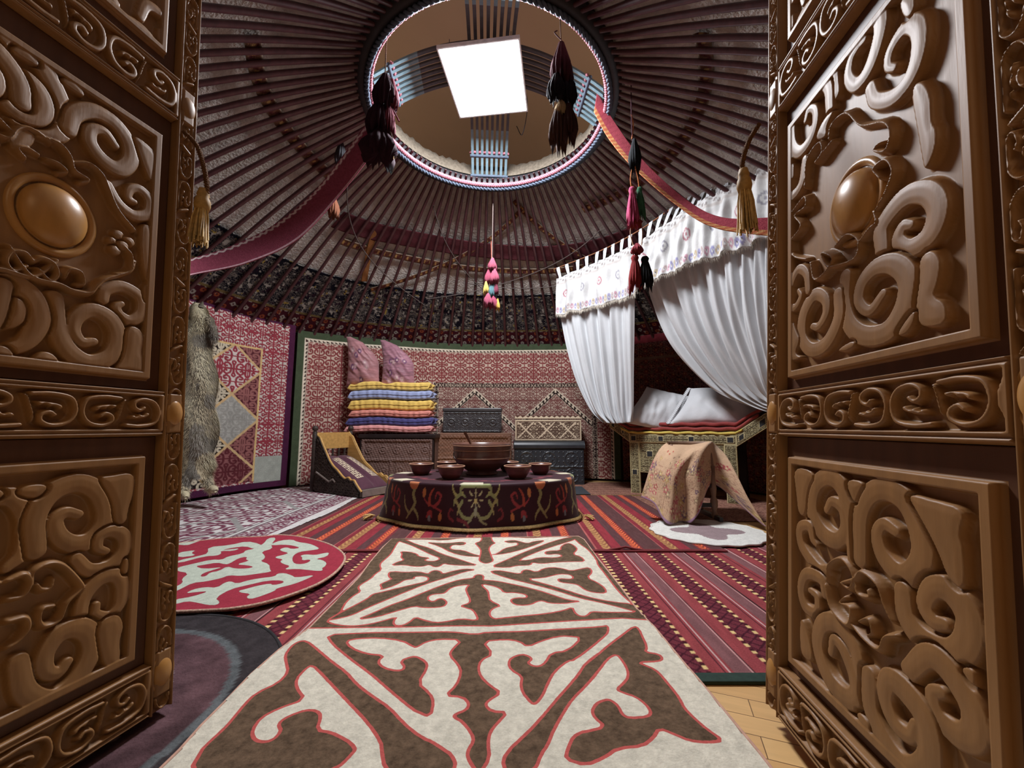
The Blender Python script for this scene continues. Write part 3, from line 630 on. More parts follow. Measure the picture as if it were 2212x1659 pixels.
HOLES = [gL([(1090, 80), (1190, 88), (1330, 150), (1480, 190), (1640, 270), (1800, 320), (1950, 370), (2060, 405), (1900, 410), (1720, 402), (1650, 385), (1600, 425), (1540, 435), (1480, 400), (1400, 425), (1300, 425), (1180, 405), (1020, 412), (1090, 370), (1180, 345), (1135, 310), (1155, 270), (1130, 235), (1240, 240), (1330, 265), (1350, 300), (1490, 315), (1410, 345), (1480, 360), (1560, 355), (1615, 320), (1500, 275), (1380, 215), (1240, 150), (1110, 112)]),
         gL([(2040, 462), (1900, 450), (1760, 480), (1640, 520), (1610, 485), (1550, 470), (1490, 490), (1470, 520), (1340, 485), (1200, 495), (1020, 480), (985, 510), (1000, 560), (1035, 575), (900, 640), (890, 660), (910, 700), (890, 725), (1000, 690), (1110, 640), (1180, 590), (1300, 580), (1290, 550), (1420, 545), (1475, 570), (1440, 615), (1280, 650), (1070, 705), (900, 755), (800, 775), (740, 830), (600, 900), (430, 985), (235, 1100), (400, 1065), (560, 1020), (700, 950), (1000, 830), (1200, 740), (1440, 640), (1700, 560), (1900, 490)]),
         gL([(605, 1080), (800, 1000), (1000, 910), (1200, 840), (1450, 730), (1650, 650), (1850, 585), (2010, 570), (2015, 540), (2070, 520), (2130, 540), (2120, 590), (2110, 640), (2080, 720), (1960, 650), (1800, 670), (1720, 700), (1670, 750), (1640, 765), (1520, 770), (1460, 800), (1460, 840), (1520, 870), (1600, 820), (1660, 840), (1690, 880), (1650, 930), (1500, 940), (1380, 935), (1310, 915), (1080, 980), (850, 1050)]),
         gR([(30, 580), (130, 592), (300, 605), (560, 660), (800, 720), (1000, 790), (1150, 840), (1300, 857), (1200, 870), (1100, 885), (920, 880), (850, 850), (780, 855), (700, 900), (560, 910), (475, 880), (460, 830), (540, 810), (640, 815), (660, 790), (620, 765), (500, 745), (380, 750), (340, 700), (250, 665), (112, 643), (60, 700)]),
         gR([(200, 490), (300, 470), (420, 490), (580, 520), (600, 475), (660, 460), (770, 500), (850, 450), (960, 435), (1080, 450), (1180, 480), (1300, 450), (1400, 430), (1440, 490), (1370, 560), (1500, 620), (1590, 690), (1605, 755), (1450, 745), (1350, 715), (1270, 650), (1180, 635), (1060, 625), (1020, 595), (1050, 575), (1180, 585), (1215, 560), (1170, 525), (1050, 520), (950, 545), (850, 570), (640, 578), (900, 650), (1150, 725), (1300, 775), (1500, 830), (1700, 870), (1920, 890), (2010, 960), (1970, 1000), (1700, 920), (1500, 865), (1300, 820), (1000, 720), (700, 640), (400, 565)]),
         gR([(215, 425), (400, 345), (540, 285), (750, 200), (950, 115), (1150, 58), (1250, 60), (1230, 90), (1050, 150), (800, 240), (530, 350), (680, 345), (800, 312), (1000, 318), (1085, 295), (1020, 270), (900, 283), (862, 262), (900, 235), (1060, 230), (1055, 185), (1110, 140), (1170, 135), (1225, 170), (1262, 215), (1200, 275), (1300, 300), (1355, 362), (1200, 362), (1000, 372), (820, 392), (715, 372), (700, 408), (600, 412), (540, 412), (420, 440)]),
         gR([(115, 50), (225, 50), (240, 110), (280, 135), (230, 155), (195, 200), (220, 265), (230, 300), (255, 350), (210, 375), (150, 385), (80, 350), (90, 300), (100, 265), (105, 210), (60, 160), (30, 135), (110, 110)]),
         gL([(1430, 120), (1600, 130), (1720, 130), (1860, 115), (1920, 130), (1880, 160), (1760, 150), (1720, 185), (1750, 210), (1880, 215), (2000, 265), (2085, 285), (2090, 300), (1900, 290), (1740, 250), (1600, 170)]),
         gR([(370, 110), (500, 95), (560, 110), (660, 140), (740, 110), (880, 95), (780, 150), (600, 220), (400, 270), (220, 280), (300, 265), (390, 200), (480, 180), (550, 160), (540, 125), (450, 135)])]
NEAR1 = g1([(1330, 210), (1600, 195), (1800, 185), (2212, 185)]) + g4([(400, 235), (650, 265), (800, 230), (1200, 220), (1700, 190), (2080, 170)]) + g5([(380, 155), (390, 230), (320, 300), (0, 570)]) \
    + g4([(1700, 570), (1550, 700), (1470, 850), (1420, 980), (1340, 1080), (1290, 1070), (1190, 950), (1170, 850), (1190, 760), (1060, 680), (1030, 600), (1060, 530), (1180, 485), (1260, 510), (1300, 550), (1245, 590), (1300, 630), (1380, 640), (1450, 590), (1510, 475), (1700, 450), (1860, 295), (1700, 275), (1580, 280), (1400, 330), (1250, 400), (1150, 330), (1000, 310), (740, 340), (860, 490), (720, 560), (690, 660), (720, 760), (830, 870), (950, 950), (800, 1040), (770, 1090), (840, 1160), (1020, 1170), (900, 1300), (820, 1400), (800, 1540), (820, 1700), (700, 1900), (590, 1740), (560, 1640), (640, 1500), (620, 1420), (520, 1280), (410, 1220), (430, 1190), (560, 1140), (590, 1070), (520, 990), (320, 970), (450, 850), (500, 700), (470, 620), (370, 510), (390, 450), (510, 330), (250, 320), (100, 350), (0, 410)]) \
    + g1([(2110, 325), (2000, 260), (1800, 235), (1600, 245), (1500, 270), (1540, 330), (1680, 385), (1840, 400), (1780, 460), (1830, 520), (1960, 550), (2030, 520), (1980, 450), (2090, 410)]) + g4([(0, 525), (100, 580), (120, 650), (10, 830), (150, 950), (190, 1050), (150, 1220), (0, 1160)]) + g1([(2100, 900), (1900, 740), (1700, 560), (1500, 400), (1380, 300)])
NEAR2 = g1([(1150, 265), (1250, 350), (1380, 460), (1500, 550), (1600, 680), (1740, 790), (1880, 880), (2000, 1010), (2100, 1100), (2212, 1170)]) + g4([(150, 1500), (300, 1600), (390, 1659), (450, 1800), (300, 1990)]) + g1([(2000, 1600), (1840, 1430), (1820, 1307), (1810, 1200), (1700, 1040), (1520, 840), (1400, 700), (1300, 580), (1200, 480), (1130, 530), (1060, 610), (1060, 690), (1140, 800), (900, 880), (740, 970), (670, 1080), (670, 1150), (740, 1195), (850, 1180), (930, 1090), (900, 1040), (920, 1000), (1000, 950), (1140, 900), (1240, 910), (1280, 960), (1240, 1100), (1360, 1120), (1500, 1190), (1580, 1260), (1570, 1307), (1400, 1480), (900, 1600), (300, 1600), (120, 1450), (200, 1307), (240, 1240), (420, 1070), (490, 990), (600, 850), (700, 750), (900, 650), (990, 550), (970, 470), (960, 400), (1010, 320), (1080, 270)])
NEAR3 = g5([(680, 165), (560, 250), (400, 370), (250, 510), (100, 640)]) + g4([(2080, 450), (1900, 600), (1820, 740), (1700, 890), (1600, 1000), (1500, 1120), (1400, 1240), (1250, 1400), (1000, 1640), (960, 1800), (1100, 1950), (1330, 1850), (1400, 1659), (1470, 1560), (1540, 1380), (1640, 1200), (1750, 1030), (1900, 880), (2040, 710)]) \
    + g5([(150, 860), (280, 690), (380, 540), (480, 480), (560, 580), (610, 680), (610, 760), (560, 830), (480, 910), (540, 940), (700, 990), (800, 1070), (870, 1160), (850, 1230), (620, 1250), (540, 1200), (500, 1100), (420, 1040), (360, 1030), (250, 1080), (200, 1170), (240, 1250), (360, 1350), (120, 1410)]) + g4([(1880, 1400), (1760, 1460), (1700, 1600), (1670, 1720), (1900, 1800)]) \
    + g5([(330, 1720), (500, 1600), (780, 1580), (900, 1480), (960, 1370), (1150, 1450), (1300, 1520), (1500, 1540), (1690, 1510), (1500, 1380), (1350, 1240), (1240, 1120), (1190, 1000), (1080, 850), (950, 690), (870, 640), (710, 575), (960, 570), (1000, 540), (960, 485), (800, 460), (825, 400), (780, 300), (730, 190)])
RUN_L = [flo(x, y)[:2] for x, y in [(846, 1174), (826, 1193), (800, 1225), (775, 1260), (735, 1305), (700, 1340), (668, 1374), (600, 1425), (540, 1480), (480, 1545), (430, 1597), (385, 1650)]] + [np.array([-.745, .34])]
RUN_R = [flo(x, y)[:2] for x, y in [(1250, 1168), (1262, 1175), (1290, 1215), (1340, 1280), (1375, 1330), (1400, 1358), (1415, 1373), (1480, 1455), (1510, 1490), (1560, 1553), (1610, 1615), (1645, 1659)]] + [np.array([.555, .34])]
OUT = RUN_L[::-1] + RUN_R
SEAM = [flo(x, y)[:2] for x, y in [(500, 1375), (660, 1376), (770, 1374), (877, 1373), (1060, 1371), (1128, 1366), (1237, 1359), (1345, 1355), (1400, 1358), (1500, 1366)]]
X, Y = polyclip_grid(-.83, .62, .3, 2.72, .0055)
seam_y = np.interp(X, [p[0] for p in SEAM], [p[1] for p in SEAM])
far = poly_sdf(X, Y, chaikin(HULL, 1))
for h in HOLES: far = np.minimum(far, -poly_sdf(X, Y, chaikin(h, 1)))
near = np.full(X.shape, 1.0)
for h in (NEAR1, NEAR2, NEAR3): near = np.minimum(near, -poly_sdf(X, Y, chaikin(h, 1)))
near = np.minimum(near, np.maximum((seam_y - Y), -.5))
S = np.where(Y < seam_y, near, np.maximum(far, seam_y - Y)); S = np.maximum(far, near)
S = np.where(np.abs(S) > .5, np.sign(S) * .5, S)
M_run = mk_sdf('runner_felt', (206, 199, 180), (98, 77, 58), (190, 82, 76), .0042, n_in=.2, n_out=.45)
rug('runner_rug', X, Y, poly_sdf(X, Y, OUT), ZRUN, M_run, {'sdf': S}, 'long brown and cream felt runner with red outlines in the middle of the floor', 'rug', OUT, mk('runner_edge', (196, 150, 128), rough=.95, ns=60), .0045, wave=.006)
# --- lower striped kilim
def stripes(X, Y, period, spec, x0):
    u = (X - x0) / period; u = u - np.floor(u); A = np.zeros(X.shape + (3,)); A[:] = lin(spec[0][2])
    for a, b, c in spec: A[(u >= a) & (u < b)] = lin(c)
    return u, A
X, Y = polyclip_grid(-2.0, 2.2, 1.27, 2.6, .005)
u, A = stripes(X, Y, .287, [(0, .29, (112, 44, 56)), (.29, .45, (150, 62, 66)), (.45, .47, (80, 34, 44)), (.47, .5, (150, 62, 66)), (.5, .515, (206, 170, 166)), (.515, .55, (150, 62, 66)), (.55, .74, (128, 82, 84)), (.74, .76, (206, 150, 146)), (.76, .79, (60, 30, 34)), (.79, 1.0, (150, 62, 66))], .518)
lat = (np.abs(((Y * 22 + u * 6) % 1) - .5) < .1) | (np.abs(((Y * 22 - u * 6) % 1) - .5) < .1); A[(u < .27) & lat] = lin((72, 24, 38))
ph = ((Y + 3 * X * 0) / .042) % 1
for c in (.0, .285):
    near_ = np.abs(((u - c + .5) % 1) - .5) < .028; A[near_ & (ph < .45)] = lin((226, 190, 120)); A[near_ & (ph >= .45) & (ph < .8)] = lin((70, 26, 34))
A *= (0.86 + .28 * vnoise(X, Y * .25, 70, 4))[..., None]
M_kil = mk('kilim_weave', attr='Col', rough=0.95, ns=160, na=0.18, bump=0.35, bs=240, spec=0.1)
K = np.minimum(np.minimum(X + 1.98, 2.18 - X), np.minimum(Y - 1.275, 2.59 - Y))
EP = [(-1.98, 1.275), (2.18, 1.275), (2.18, 2.59), (-1.98, 2.59)]
r0 = rug('striped_kilim', X, Y, K, ZLOW, M_kil, {'Col': A}, 'nearer dark red striped kilim with yellow dotted lines and a green end binding', 'rug')
M_green = mk('green_binding', (38, 58, 50), rough=.9, ns=60)
tag(bevel(MB().box((-1.98, 1.235, .001), (2.18, 1.278, .012)).build('end_binding', M_green, r0), .003), 'dark green binding')
# --- upper striped kilim
X, Y = polyclip_grid(-1.95, 1.3, 2.46, 4.37, .006)
u, A = stripes(X, Y, .405, [(0, .115, (136, 56, 44)), (.115, .15, (120, 46, 52)), (.15, .42, (92, 58, 58)), (.42, .44, (176, 90, 84)), (.44, .53, (132, 44, 54)), (.53, .66, (150, 96, 62)), (.66, .68, (120, 40, 50)), (.68, .84, (144, 46, 56)), (.84, .98, (92, 58, 60)), (.98, 1.0, (150, 50, 50))], .335)
z = (np.abs(((Y * 24 + np.abs(((u - .057) * 18) % 2 - 1)) % 1) - .5) < .27); A[(u < .115) & z] = lin((226, 100, 52))
z = (np.abs(((Y * 18 + np.abs(((u - .6) * 14) % 2 - 1)) % 1) - .5) < .2); A[(u > .53) & (u < .66) & z] = lin((188, 138, 78))
A *= (0.86 + .28 * vnoise(X, Y * .25, 70, 6))[..., None]
xl = np.interp(Y, [2.46, 4.37], [-1.93, -1.75])
r0 = rug('orange_kilim', X, Y, np.minimum(np.minimum(X + 1.94, 1.285 - X), np.minimum(Y - 2.465, 4.36 - Y)), ZUP, M_kil, {'Col': A}, 'striped red kilim with orange lines lying under the low round table', 'rug')
pts = [(x, 2.46, ZUP - .004 + (.02 * math.exp(-((x - .68) / .06) ** 2))) for x in np.linspace(-1.94, 1.285, 60)]
MB().tube(pts, .007, 6).build('rolled_hem', mk('red_hem', (128, 48, 52), rough=.9), r0, smooth=True)
MB().tube([(p[0], p[1] - .017, ZLOW + .006) for p in pts], .007, 6).build('rolled_hem', mk('red_hem_low', (120, 44, 48), rough=.9), r0, smooth=True)
# --- white and maroon felt on the left
X, Y = polyclip_grid(-3.7, -1.5, 2.3, 5.25, .008)
A = np.zeros(X.shape + (3,)); A[:] = lin((206, 200, 196))
bx, by = -1.57 - X, 5.2 - Y
e = np.minimum(bx, by)
fld = e > .36
d = horns(X + 1.57 - .36, Y - 2.5, .50, 1.25, .58); paint(A, fld & (d > 0) & (d < .5), (118, 62, 80))
d2 = horns(X + .2, Y, .62, 1.0, .72); dd = np.abs(((np.abs(X + 2.24) / .62 + np.abs(Y - 2.9) / .72) % 1) - .5)
paint(A, fld & (dd < .045), (150, 146, 142))
st = (e > .1) & (e < .30); al = np.where(bx < by, Y, X)
d = horns(np.where(bx < by, bx, by) - .2, al, .2, 1.5, .26); paint(A, st & (d > 0), (112, 48, 70))
for a, b, c in ((.085, .10, (120, 60, 78)), (.30, .315, (120, 112, 112)), (.34, .36, (120, 112, 112))): paint(A, (e > a) & (e < b), c)
A *= (.9 + .2 * vnoise(X, Y, 40, 8))[..., None]
M_feltc = mk('patterned_felt', attr='Col', rough=0.97, ns=90, na=0.12, bump=0.5, bs=130, spec=0.08)
K = np.minimum(np.minimum(-1.57 - X - .02 * np.sin(Y * 5), X + 3.6), np.minimum(Y - 2.4, 5.15 - Y))
q = np.hypot(X - YC[0], Y - YC[1]) - RW(np.arctan2(X - YC[0], Y - YC[1])); K = np.minimum(K, -q - .02)
rug('felt_rug', X, Y, K, ZFELT, M_feltc, {'Col': A}, 'large white felt rug with maroon scroll ornament along the left wall', 'rug', wave=.006)
# --- red round rug
RCX, RCY, RRX, RRY = -1.62, 2.13, .72, .56
gq = cv(370, 1160, 5.53)
RW1 = [gq(p) for p in ([(1190, 150), (1300, 105), (1450, 95), (1500, 125), (1640, 145), (1720, 175), (1780, 215), (1640, 235), (1530, 250), (1460, 290), (1440, 350), (1470, 400), (1560, 405), (1640, 380), (1660, 345), (1550, 360), (1560, 320), (1530, 300), (1600, 280), (1720, 290), (1800, 270), (1890, 255), (1860, 310), (1720, 340), (1800, 350), (1860, 390), (1830, 440), (1800, 450), (1810, 490), (1720, 490), (1640, 480), (1500, 465), (1330, 475), (1420, 430), (1320, 400), (1290, 370), (1330, 345), (1240, 330), (1240, 310), (1330, 290), (1400, 265), (1300, 240), (1290, 215), (1370, 190), (1440, 215), (1540, 200), (1440, 170), (1330, 160), (1200, 170)],
    [(1090, 155), (1150, 75), (1260, 70), (1190, 160), (1210, 210), (1070, 250), (1120, 300), (1110, 340), (1060, 365), (1170, 405), (1175, 470), (1200, 500), (1000, 530), (830, 555), (680, 545), (600, 580), (400, 625), (250, 640), (100, 720), (20, 760), (20, 700), (130, 640), (110, 590), (200, 520), (50, 490), (50, 450), (250, 400), (480, 345), (600, 350), (660, 310), (850, 270), (880, 230), (980, 215)],
    [(430, 190), (700, 165), (900, 115), (1060, 150), (1090, 200), (980, 215), (880, 180), (720, 200), (600, 230), (720, 215), (820, 205), (740, 240), (580, 240), (600, 270), (540, 300), (400, 305), (60, 400), (60, 360), (330, 300), (430, 270)],
    [(60, 260), (300, 225), (230, 265), (300, 295), (60, 325)],
    [(150, 775), (250, 720), (400, 690), (540, 700), (620, 640), (700, 615), (780, 650), (900, 610), (1050, 580), (1230, 560), (1260, 520), (1350, 515), (1440, 545), (1480, 575), (1730, 535), (1600, 600), (1450, 660), (1250, 710), (1240, 740), (980, 840), (900, 840), (890, 810), (940, 780), (800, 760), (800, 735), (870, 720), (1000, 680), (1180, 645), (1210, 670), (1340, 640), (1320, 610), (1150, 610), (900, 670), (700, 720), (520, 830), (580, 880), (540, 920), (420, 920), (300, 890), (180, 870), (20, 915), (20, 850), (250, 810), (440, 745), (300, 755)])]
HO = [gq(p) for p in ([(280, 430), (380, 415), (540, 385), (640, 410), (690, 400), (800, 330), (900, 310), (880, 350), (930, 360), (760, 410), (900, 420), (980, 440), (900, 460), (760, 460), (660, 430), (560, 490), (450, 510), (400, 560), (340, 560), (370, 520), (520, 470), (620, 440), (380, 465)],)]
X, Y = polyclip_grid(-2.4, -.86, 1.5, 2.78, .006)
S = np.full(X.shape, -1.0)
for w in RW1:
    S = np.maximum(S, poly_sdf(X, Y, chaikin(w, 1)))
for h in HO: S = np.minimum(S, -poly_sdf(X, Y, chaikin(h, 1)))
mir = np.full(X.shape, -1.0); XM = 2 * -1.72 - X
for w in (RW1[0], RW1[4]): mir = np.maximum(mir, poly_sdf(XM, Y, chaikin(w, 1)))
S = np.where(X < -1.97, mir, S); S = np.clip(S, -.3, .3)
RED_OUT = [flo(x, y)[:2] for x, y in [(450, 1337), (520, 1330), (580, 1317), (640, 1297), (690, 1275), (725, 1250), (743, 1225), (740, 1208), (715, 1190), (680, 1178), (640, 1170), (600, 1167), (560, 1171)]] + [np.array(p) for p in [(-1.85, 2.64), (-2.1, 2.5), (-2.3, 2.25), (-2.3, 2.0), (-2.1, 1.75), (-1.8, 1.64), (-1.5, 1.615)]]
RED_OUT = catmull(RED_OUT, 6, True)
ra = np.linspace(0, 2 * PI, 400)
rug('round_red_rug', X, Y, poly_sdf(X, Y, RED_OUT), ZRED, mk_sdf('red_felt', (182, 190, 172), (158, 44, 62), (150, 60, 70), .0015, n_in=.15, n_out=.15), {'sdf': S}, 'round red felt rug with pale green scroll ornament behind the left door leaf', 'rug', RED_OUT, mk('cord_edge', (190, 150, 128), rough=.9, ns=150, na=.6), .007)
# --- dark round rug near the left leaf
DCX, DCY, DR = -1.23, 1.05, .58
X, Y = polyclip_grid(DCX - DR - .02, DCX + DR + .02, DCY - DR - .02, DCY + DR + .02, .008)
rr = np.hypot(X - DCX, Y - DCY); ang = np.arctan2(Y - DCY, X - DCX)
A = np.zeros(X.shape + (3,)); A[:] = lin((58, 52, 54))
nz_ = vnoise(X, Y, 16, 11); nz2 = vnoise(X, Y, 45, 12)
A = np.where((rr < .44)[..., None], lin((88, 62, 66)) * (.65 + .7 * nz_[..., None]), A)
A = np.where((rr < .30)[..., None], lin((78, 66, 72)) * (.75 + .5 * nz_[..., None]), A)
A = np.where(((rr > .44) & (rr < .465))[..., None], lin((92, 96, 98)), A)
A = np.where((((rr > .275) & (rr < .30)) & (np.sin(ang * 34) > .5))[..., None], lin((196, 186, 184)), A)
A = np.where((rr < .22)[..., None], lin((84, 40, 50)), A)
A *= (.75 + .5 * nz2)[..., None]
dk = rug('round_dark_rug', X, Y, DR - rr, ZLOW + .014, M_feltc, {'Col': A}, 'round dark grey and plum rug with a dotted white ring beside the left door leaf', 'rug', np.stack([DCX + (DR - .004) * np.cos(ra[:-1]), DCY + (DR - .004) * np.sin(ra[:-1])], -1), mk('dark_edge', (46, 44, 46), rough=.95), .007)
# --- white round rug under the draped cradle
WCX, WCY = 1.37, 2.86
X, Y = polyclip_grid(WCX - .42, WCX + .42, WCY - .4, WCY + .4, .008)
rr = np.hypot((X - WCX) / .38, (Y - WCY) / .345); ang = np.arctan2(Y - WCY, X - WCX)
A = np.zeros(X.shape + (3,)); A[:] = lin((216, 214, 206)); A[(rr < .52 + .14 * np.cos(4 * ang + .4))] = lin((150, 128, 130)); A *= (.92 + .16 * vnoise(X, Y, 40, 3))[..., None]
ee = 1 + .02 * np.cos(17 * ra[:-1])
rug('round_white_rug', X, Y, 1 + .02 * np.cos(17 * ang) - rr, ZUP + .008, M_feltc, {'Col': A}, 'round white felt rug with a grey flower under the draped cradle', 'rug', np.stack([WCX + .377 * ee * np.cos(ra[:-1]), WCY + .342 * ee * np.sin(ra[:-1])], -1), mk('white_edge', (214, 210, 202), rough=.95), .007)
# --- patterned rug at the foot of the bed, and a dark mat
X, Y = polyclip_grid(1.28, 2.55, 3.2, 4.8, .008); A = np.zeros(X.shape + (3,)); A[:] = lin((112, 60, 54))
X2, Y2 = polyclip_grid(.62, 1.9, 4.4, 5.45, .008)
def flow(X, Y):
    A = np.zeros(X.shape + (3,)); A[:] = lin((104, 58, 52)); d = horns(X, Y, .16, 1.5); paint(A, d > 0, (158, 112, 92)); d = horns(X + .08, Y + .08, .32, .7); paint(A, d > .02, (62, 36, 38)); A *= (.8 + .4 * vnoise(X, Y, 30, 2))[..., None]; return A
rug('patterned_rug', X2, Y2, np.minimum(np.minimum(X2 - .63, 1.88 - X2), np.minimum(Y2 - 4.41, 5.44 - Y2)), ZLOW, M_kil, {'Col': flow(X2, Y2)}, 'dark red patterned rug on the floor at the foot of the bed', 'rug', [(.63, 4.41), (1.88, 4.41), (1.88, 5.44), (.63, 5.44)], mk('gold_edge', (150, 126, 70), rough=.9), .008)
rug('bedside_rug', X, Y, np.minimum(np.minimum(X - 1.30, 2.53 - X), np.minimum(Y - 3.21, 4.38 - Y)), ZLOW, M_kil, {'Col': flow(X, Y)}, 'brown patterned rug on the floor in front of the bed', 'rug')

# ================================================================== WALL HANGINGS, ROOF BANDS, CORDS
def wall_cloth(name, th0, th1, z0, z1, off, paintfn, label, cat='wall hanging', st=.008, mat=None, thick=.012, edge=None, ztop=None):
    """cloth hung against the wall; paintfn(u along from th0, v up) -> colours"""
    tt = np.linspace(th0, th1, 400); p = wall_pt(tt, 0, off)[:, :2]; s = np.concatenate([[0], np.cumsum(np.linalg.norm(np.diff(p, axis=0), axis=1))])
    n, m = int(s[-1] / st), int((z1 - z0) / st); ss = np.linspace(0, s[-1], n); th = np.interp(ss, s, tt)
    U, Vv = np.meshgrid(ss, np.linspace(0, z1 - z0, m), indexing='ij')
    A = paintfn(U, Vv, s[-1], z1 - z0)
    zz = z0 + Vv
    if ztop is not None:
        zt = np.interp(ss, np.linspace(0, s[-1], len(ztop)), ztop)[:, None]; zz = z0 + Vv / (z1 - z0) * (zt - z0)
    wv = .012 * (vnoise(U, Vv, 2.5, 9) - .5) + .012 * np.sin(U * 9) * .4
    P = wall_pt(th[:, None] + 0 * Vv, zz, off); d = P[..., :2] - YC; d /= np.linalg.norm(d, axis=-1, keepdims=True); P[..., :2] += d * wv[..., None]
    root = thing(name, label, cat, P.reshape(-1, 3)[:, :].mean(0) * np.array([1, 1, 0]) + np.array([0, 0, z0]))
    o = grid('cloth', P, mat or M_feltc, root, attrs={'Col': A}, flip=True); solid(o, thick, -1)
    if edge:
        r, m_ = edge
        border = np.concatenate([P[:, 0], P[-1, 1:], P[::-1, -1][1:], P[0, ::-1][1:-1]])[::4]
        MB().tube(border, r, 6, closed=True).build('edge_binding', m_, root, smooth=True)
    return root, P
tL0, tL1 = px_theta(330), px_theta(634); tB0, tB1 = px_theta(640), px_theta(1335)
def paint_back(U, V, w, h):
    A = np.zeros(U.shape + (3,)); A[:] = lin((206, 180, 160))
    d = horns(U, V, .27, 1.45); paint(A, d > 0, (138, 62, 62))
    x = np.abs(((U / .205) % 1) - .5); y = np.abs(((V / .205) % 1) - .5)
    # middle field in a darker cut, framed by a black scroll stripe
    cx0, cx1, vt = w * .40, w * .93, h * .70
    inn = (U > cx0) & (U < cx1) & (V < vt); A[inn] = lin((196, 172, 152))
    d = horns(U - cx0, V, .20, 1.45); paint(A, inn & (d > 0), (128, 78, 72))
    fr = (np.minimum(np.minimum(U - cx0, cx1 - U), vt - V) < .07) & inn; A[fr] = lin((206, 182, 158))
    al = np.where(vt - V < .07, U, V); ac = np.where(vt - V < .07, vt - V, np.minimum(U - cx0, cx1 - U)) - .035
    d = horns(ac, al, .075, 1.5, .09); paint(A, fr & (d > 0), (52, 34, 34))
    cw = (cx1 - cx0) / 2
    t = np.abs(((U - cx0) / cw) % 1 - .5) * cw; dv = (vt - .12 - V) - t * .92        # black-and-white key pattern along the diamonds
    band = inn & ~fr & (np.abs(dv) < .045); A[band] = lin((222, 200, 174))
    k = (t / .05) % 1; key = (np.abs(dv - .03) < .010) | ((np.abs(k - .5) < .18) & (dv < .03) & (dv > -.02)) | ((np.abs(dv + .016) < .009) & (k > .3))
    A[band & key] = lin((40, 26, 26))
    # cream edge with dark teeth, green border
    e = np.minimum(np.minimum(U, w - U), h - V)
    A[(e < .135)] = lin((222, 206, 182)); tt = np.where(h - V < .135, U, V)
    A[(e < .125) & (e > .10) & (((tt / .05) % 1) < (e - .10) / .03)] = lin((60, 34, 34))
    A[e < .09] = lin((70, 82, 58)); A[e < .006] = lin((52, 60, 44))
    A *= (.9 + .2 * vnoise(U, V, 25, 4))[..., None]; return A
wall_cloth('wall_hanging', tB0, tB1, .03, EAVE + .02, -.02, paint_back, 'long red and cream felt wall hanging with a green border behind the chests', st=.0065)
def paint_left(U, V, w, h):
    A = np.zeros(U.shape + (3,)); A[:] = lin((202, 190, 180)); d = horns(U - w, V, .25, 1.5, .21); paint(A, d > 0, (150, 54, 66))
    x, y = w - U, V
    x1 = .36; top = h - .40
    inn = (x > x1) & (V < top) & (V > .09)
    S = .62; Sy = .555
    a = ((x - x1) / S); b = (top - V) / Sy + .5
    p = a + b; q = b - a; ip, iq = np.floor(p).astype(int), np.floor(q).astype(int); fp, fq = p - ip - .5, q - iq - .5
    df = ip - iq; idx = np.where(df == 1, np.array([1, 3, 4])[iq % 3], np.where(df == 2, 2, 0))
    bg = np.array([lin(c) for c in ((86, 36, 44), (206, 192, 184), (38, 28, 28), (168, 166, 158), (140, 84, 84))]); fg = np.array([lin(c) for c in ((150, 92, 88), (150, 54, 66), (202, 188, 160), (150, 148, 140), (96, 40, 46))])
    B = bg[idx]; s_ = (fp + fq) / 2 * 1.0; t_ = (fp - fq) / 2
    d = horns(s_, t_, .5, 1.5, .5); B = np.where((d > 0)[..., None], fg[idx], B)
    ln = (np.abs(fp) > .47) | (np.abs(fq) > .47); B = np.where(ln[..., None], lin((206, 170, 116)), B); A = np.where(inn[..., None], B, A)
    fr = (np.minimum(x - x1, top - V) < .022) & (x > x1 - .0) & (V < top) & (V > .09); A[fr] = lin((214, 178, 112))
    A[(x < x1) & (x > .07) & (V < .36) & (V > .07)] = lin((168, 172, 160))
    e = np.minimum(np.minimum(U, w - U), np.minimum(V, h - V)); A[e < .07] = lin((78, 32, 62)); A *= (.88 + .24 * vnoise(U, V, 25, 4))[..., None]; return A
wall_cloth('wall_hanging', tL0, tL1, .05, 2.06, -.03, paint_left, 'felt wall hanging of patchwork diamonds with a purple border on the left wall', st=.0065)
def paint_bed(U, V, w, h):
    A = np.zeros(U.shape + (3,)); A[:] = lin((58, 32, 34)); d = horns(U, V, .17, 1.2); paint(A, d > 0, (112, 58, 56)); d = horns(U + .085, V + .085, .17, .6, ); paint(A, d > 0, (120, 92, 78))
    for c in (.0, .5):
        rr = np.hypot(((U / .14 + c) % 1) - .5, ((V / .14 + c) % 1) - .5); A[rr < .16] = lin((116, 46, 44)); A[rr < .07] = lin((150, 110, 70))
    e = h - V; A[e < .10] = lin((142, 52, 62)); A[(e > .3) & (e < .34)] = lin((116, 88, 74)); A *= (.8 + .4 * vnoise(U, V, 25, 4))[..., None]; return A
wall_cloth('wall_hanging', tB1 + .01, 1.75, .03, EAVE + .05, -.02, paint_bed, 'dark flowered carpet with a red top border hanging behind the bed', st=.009)
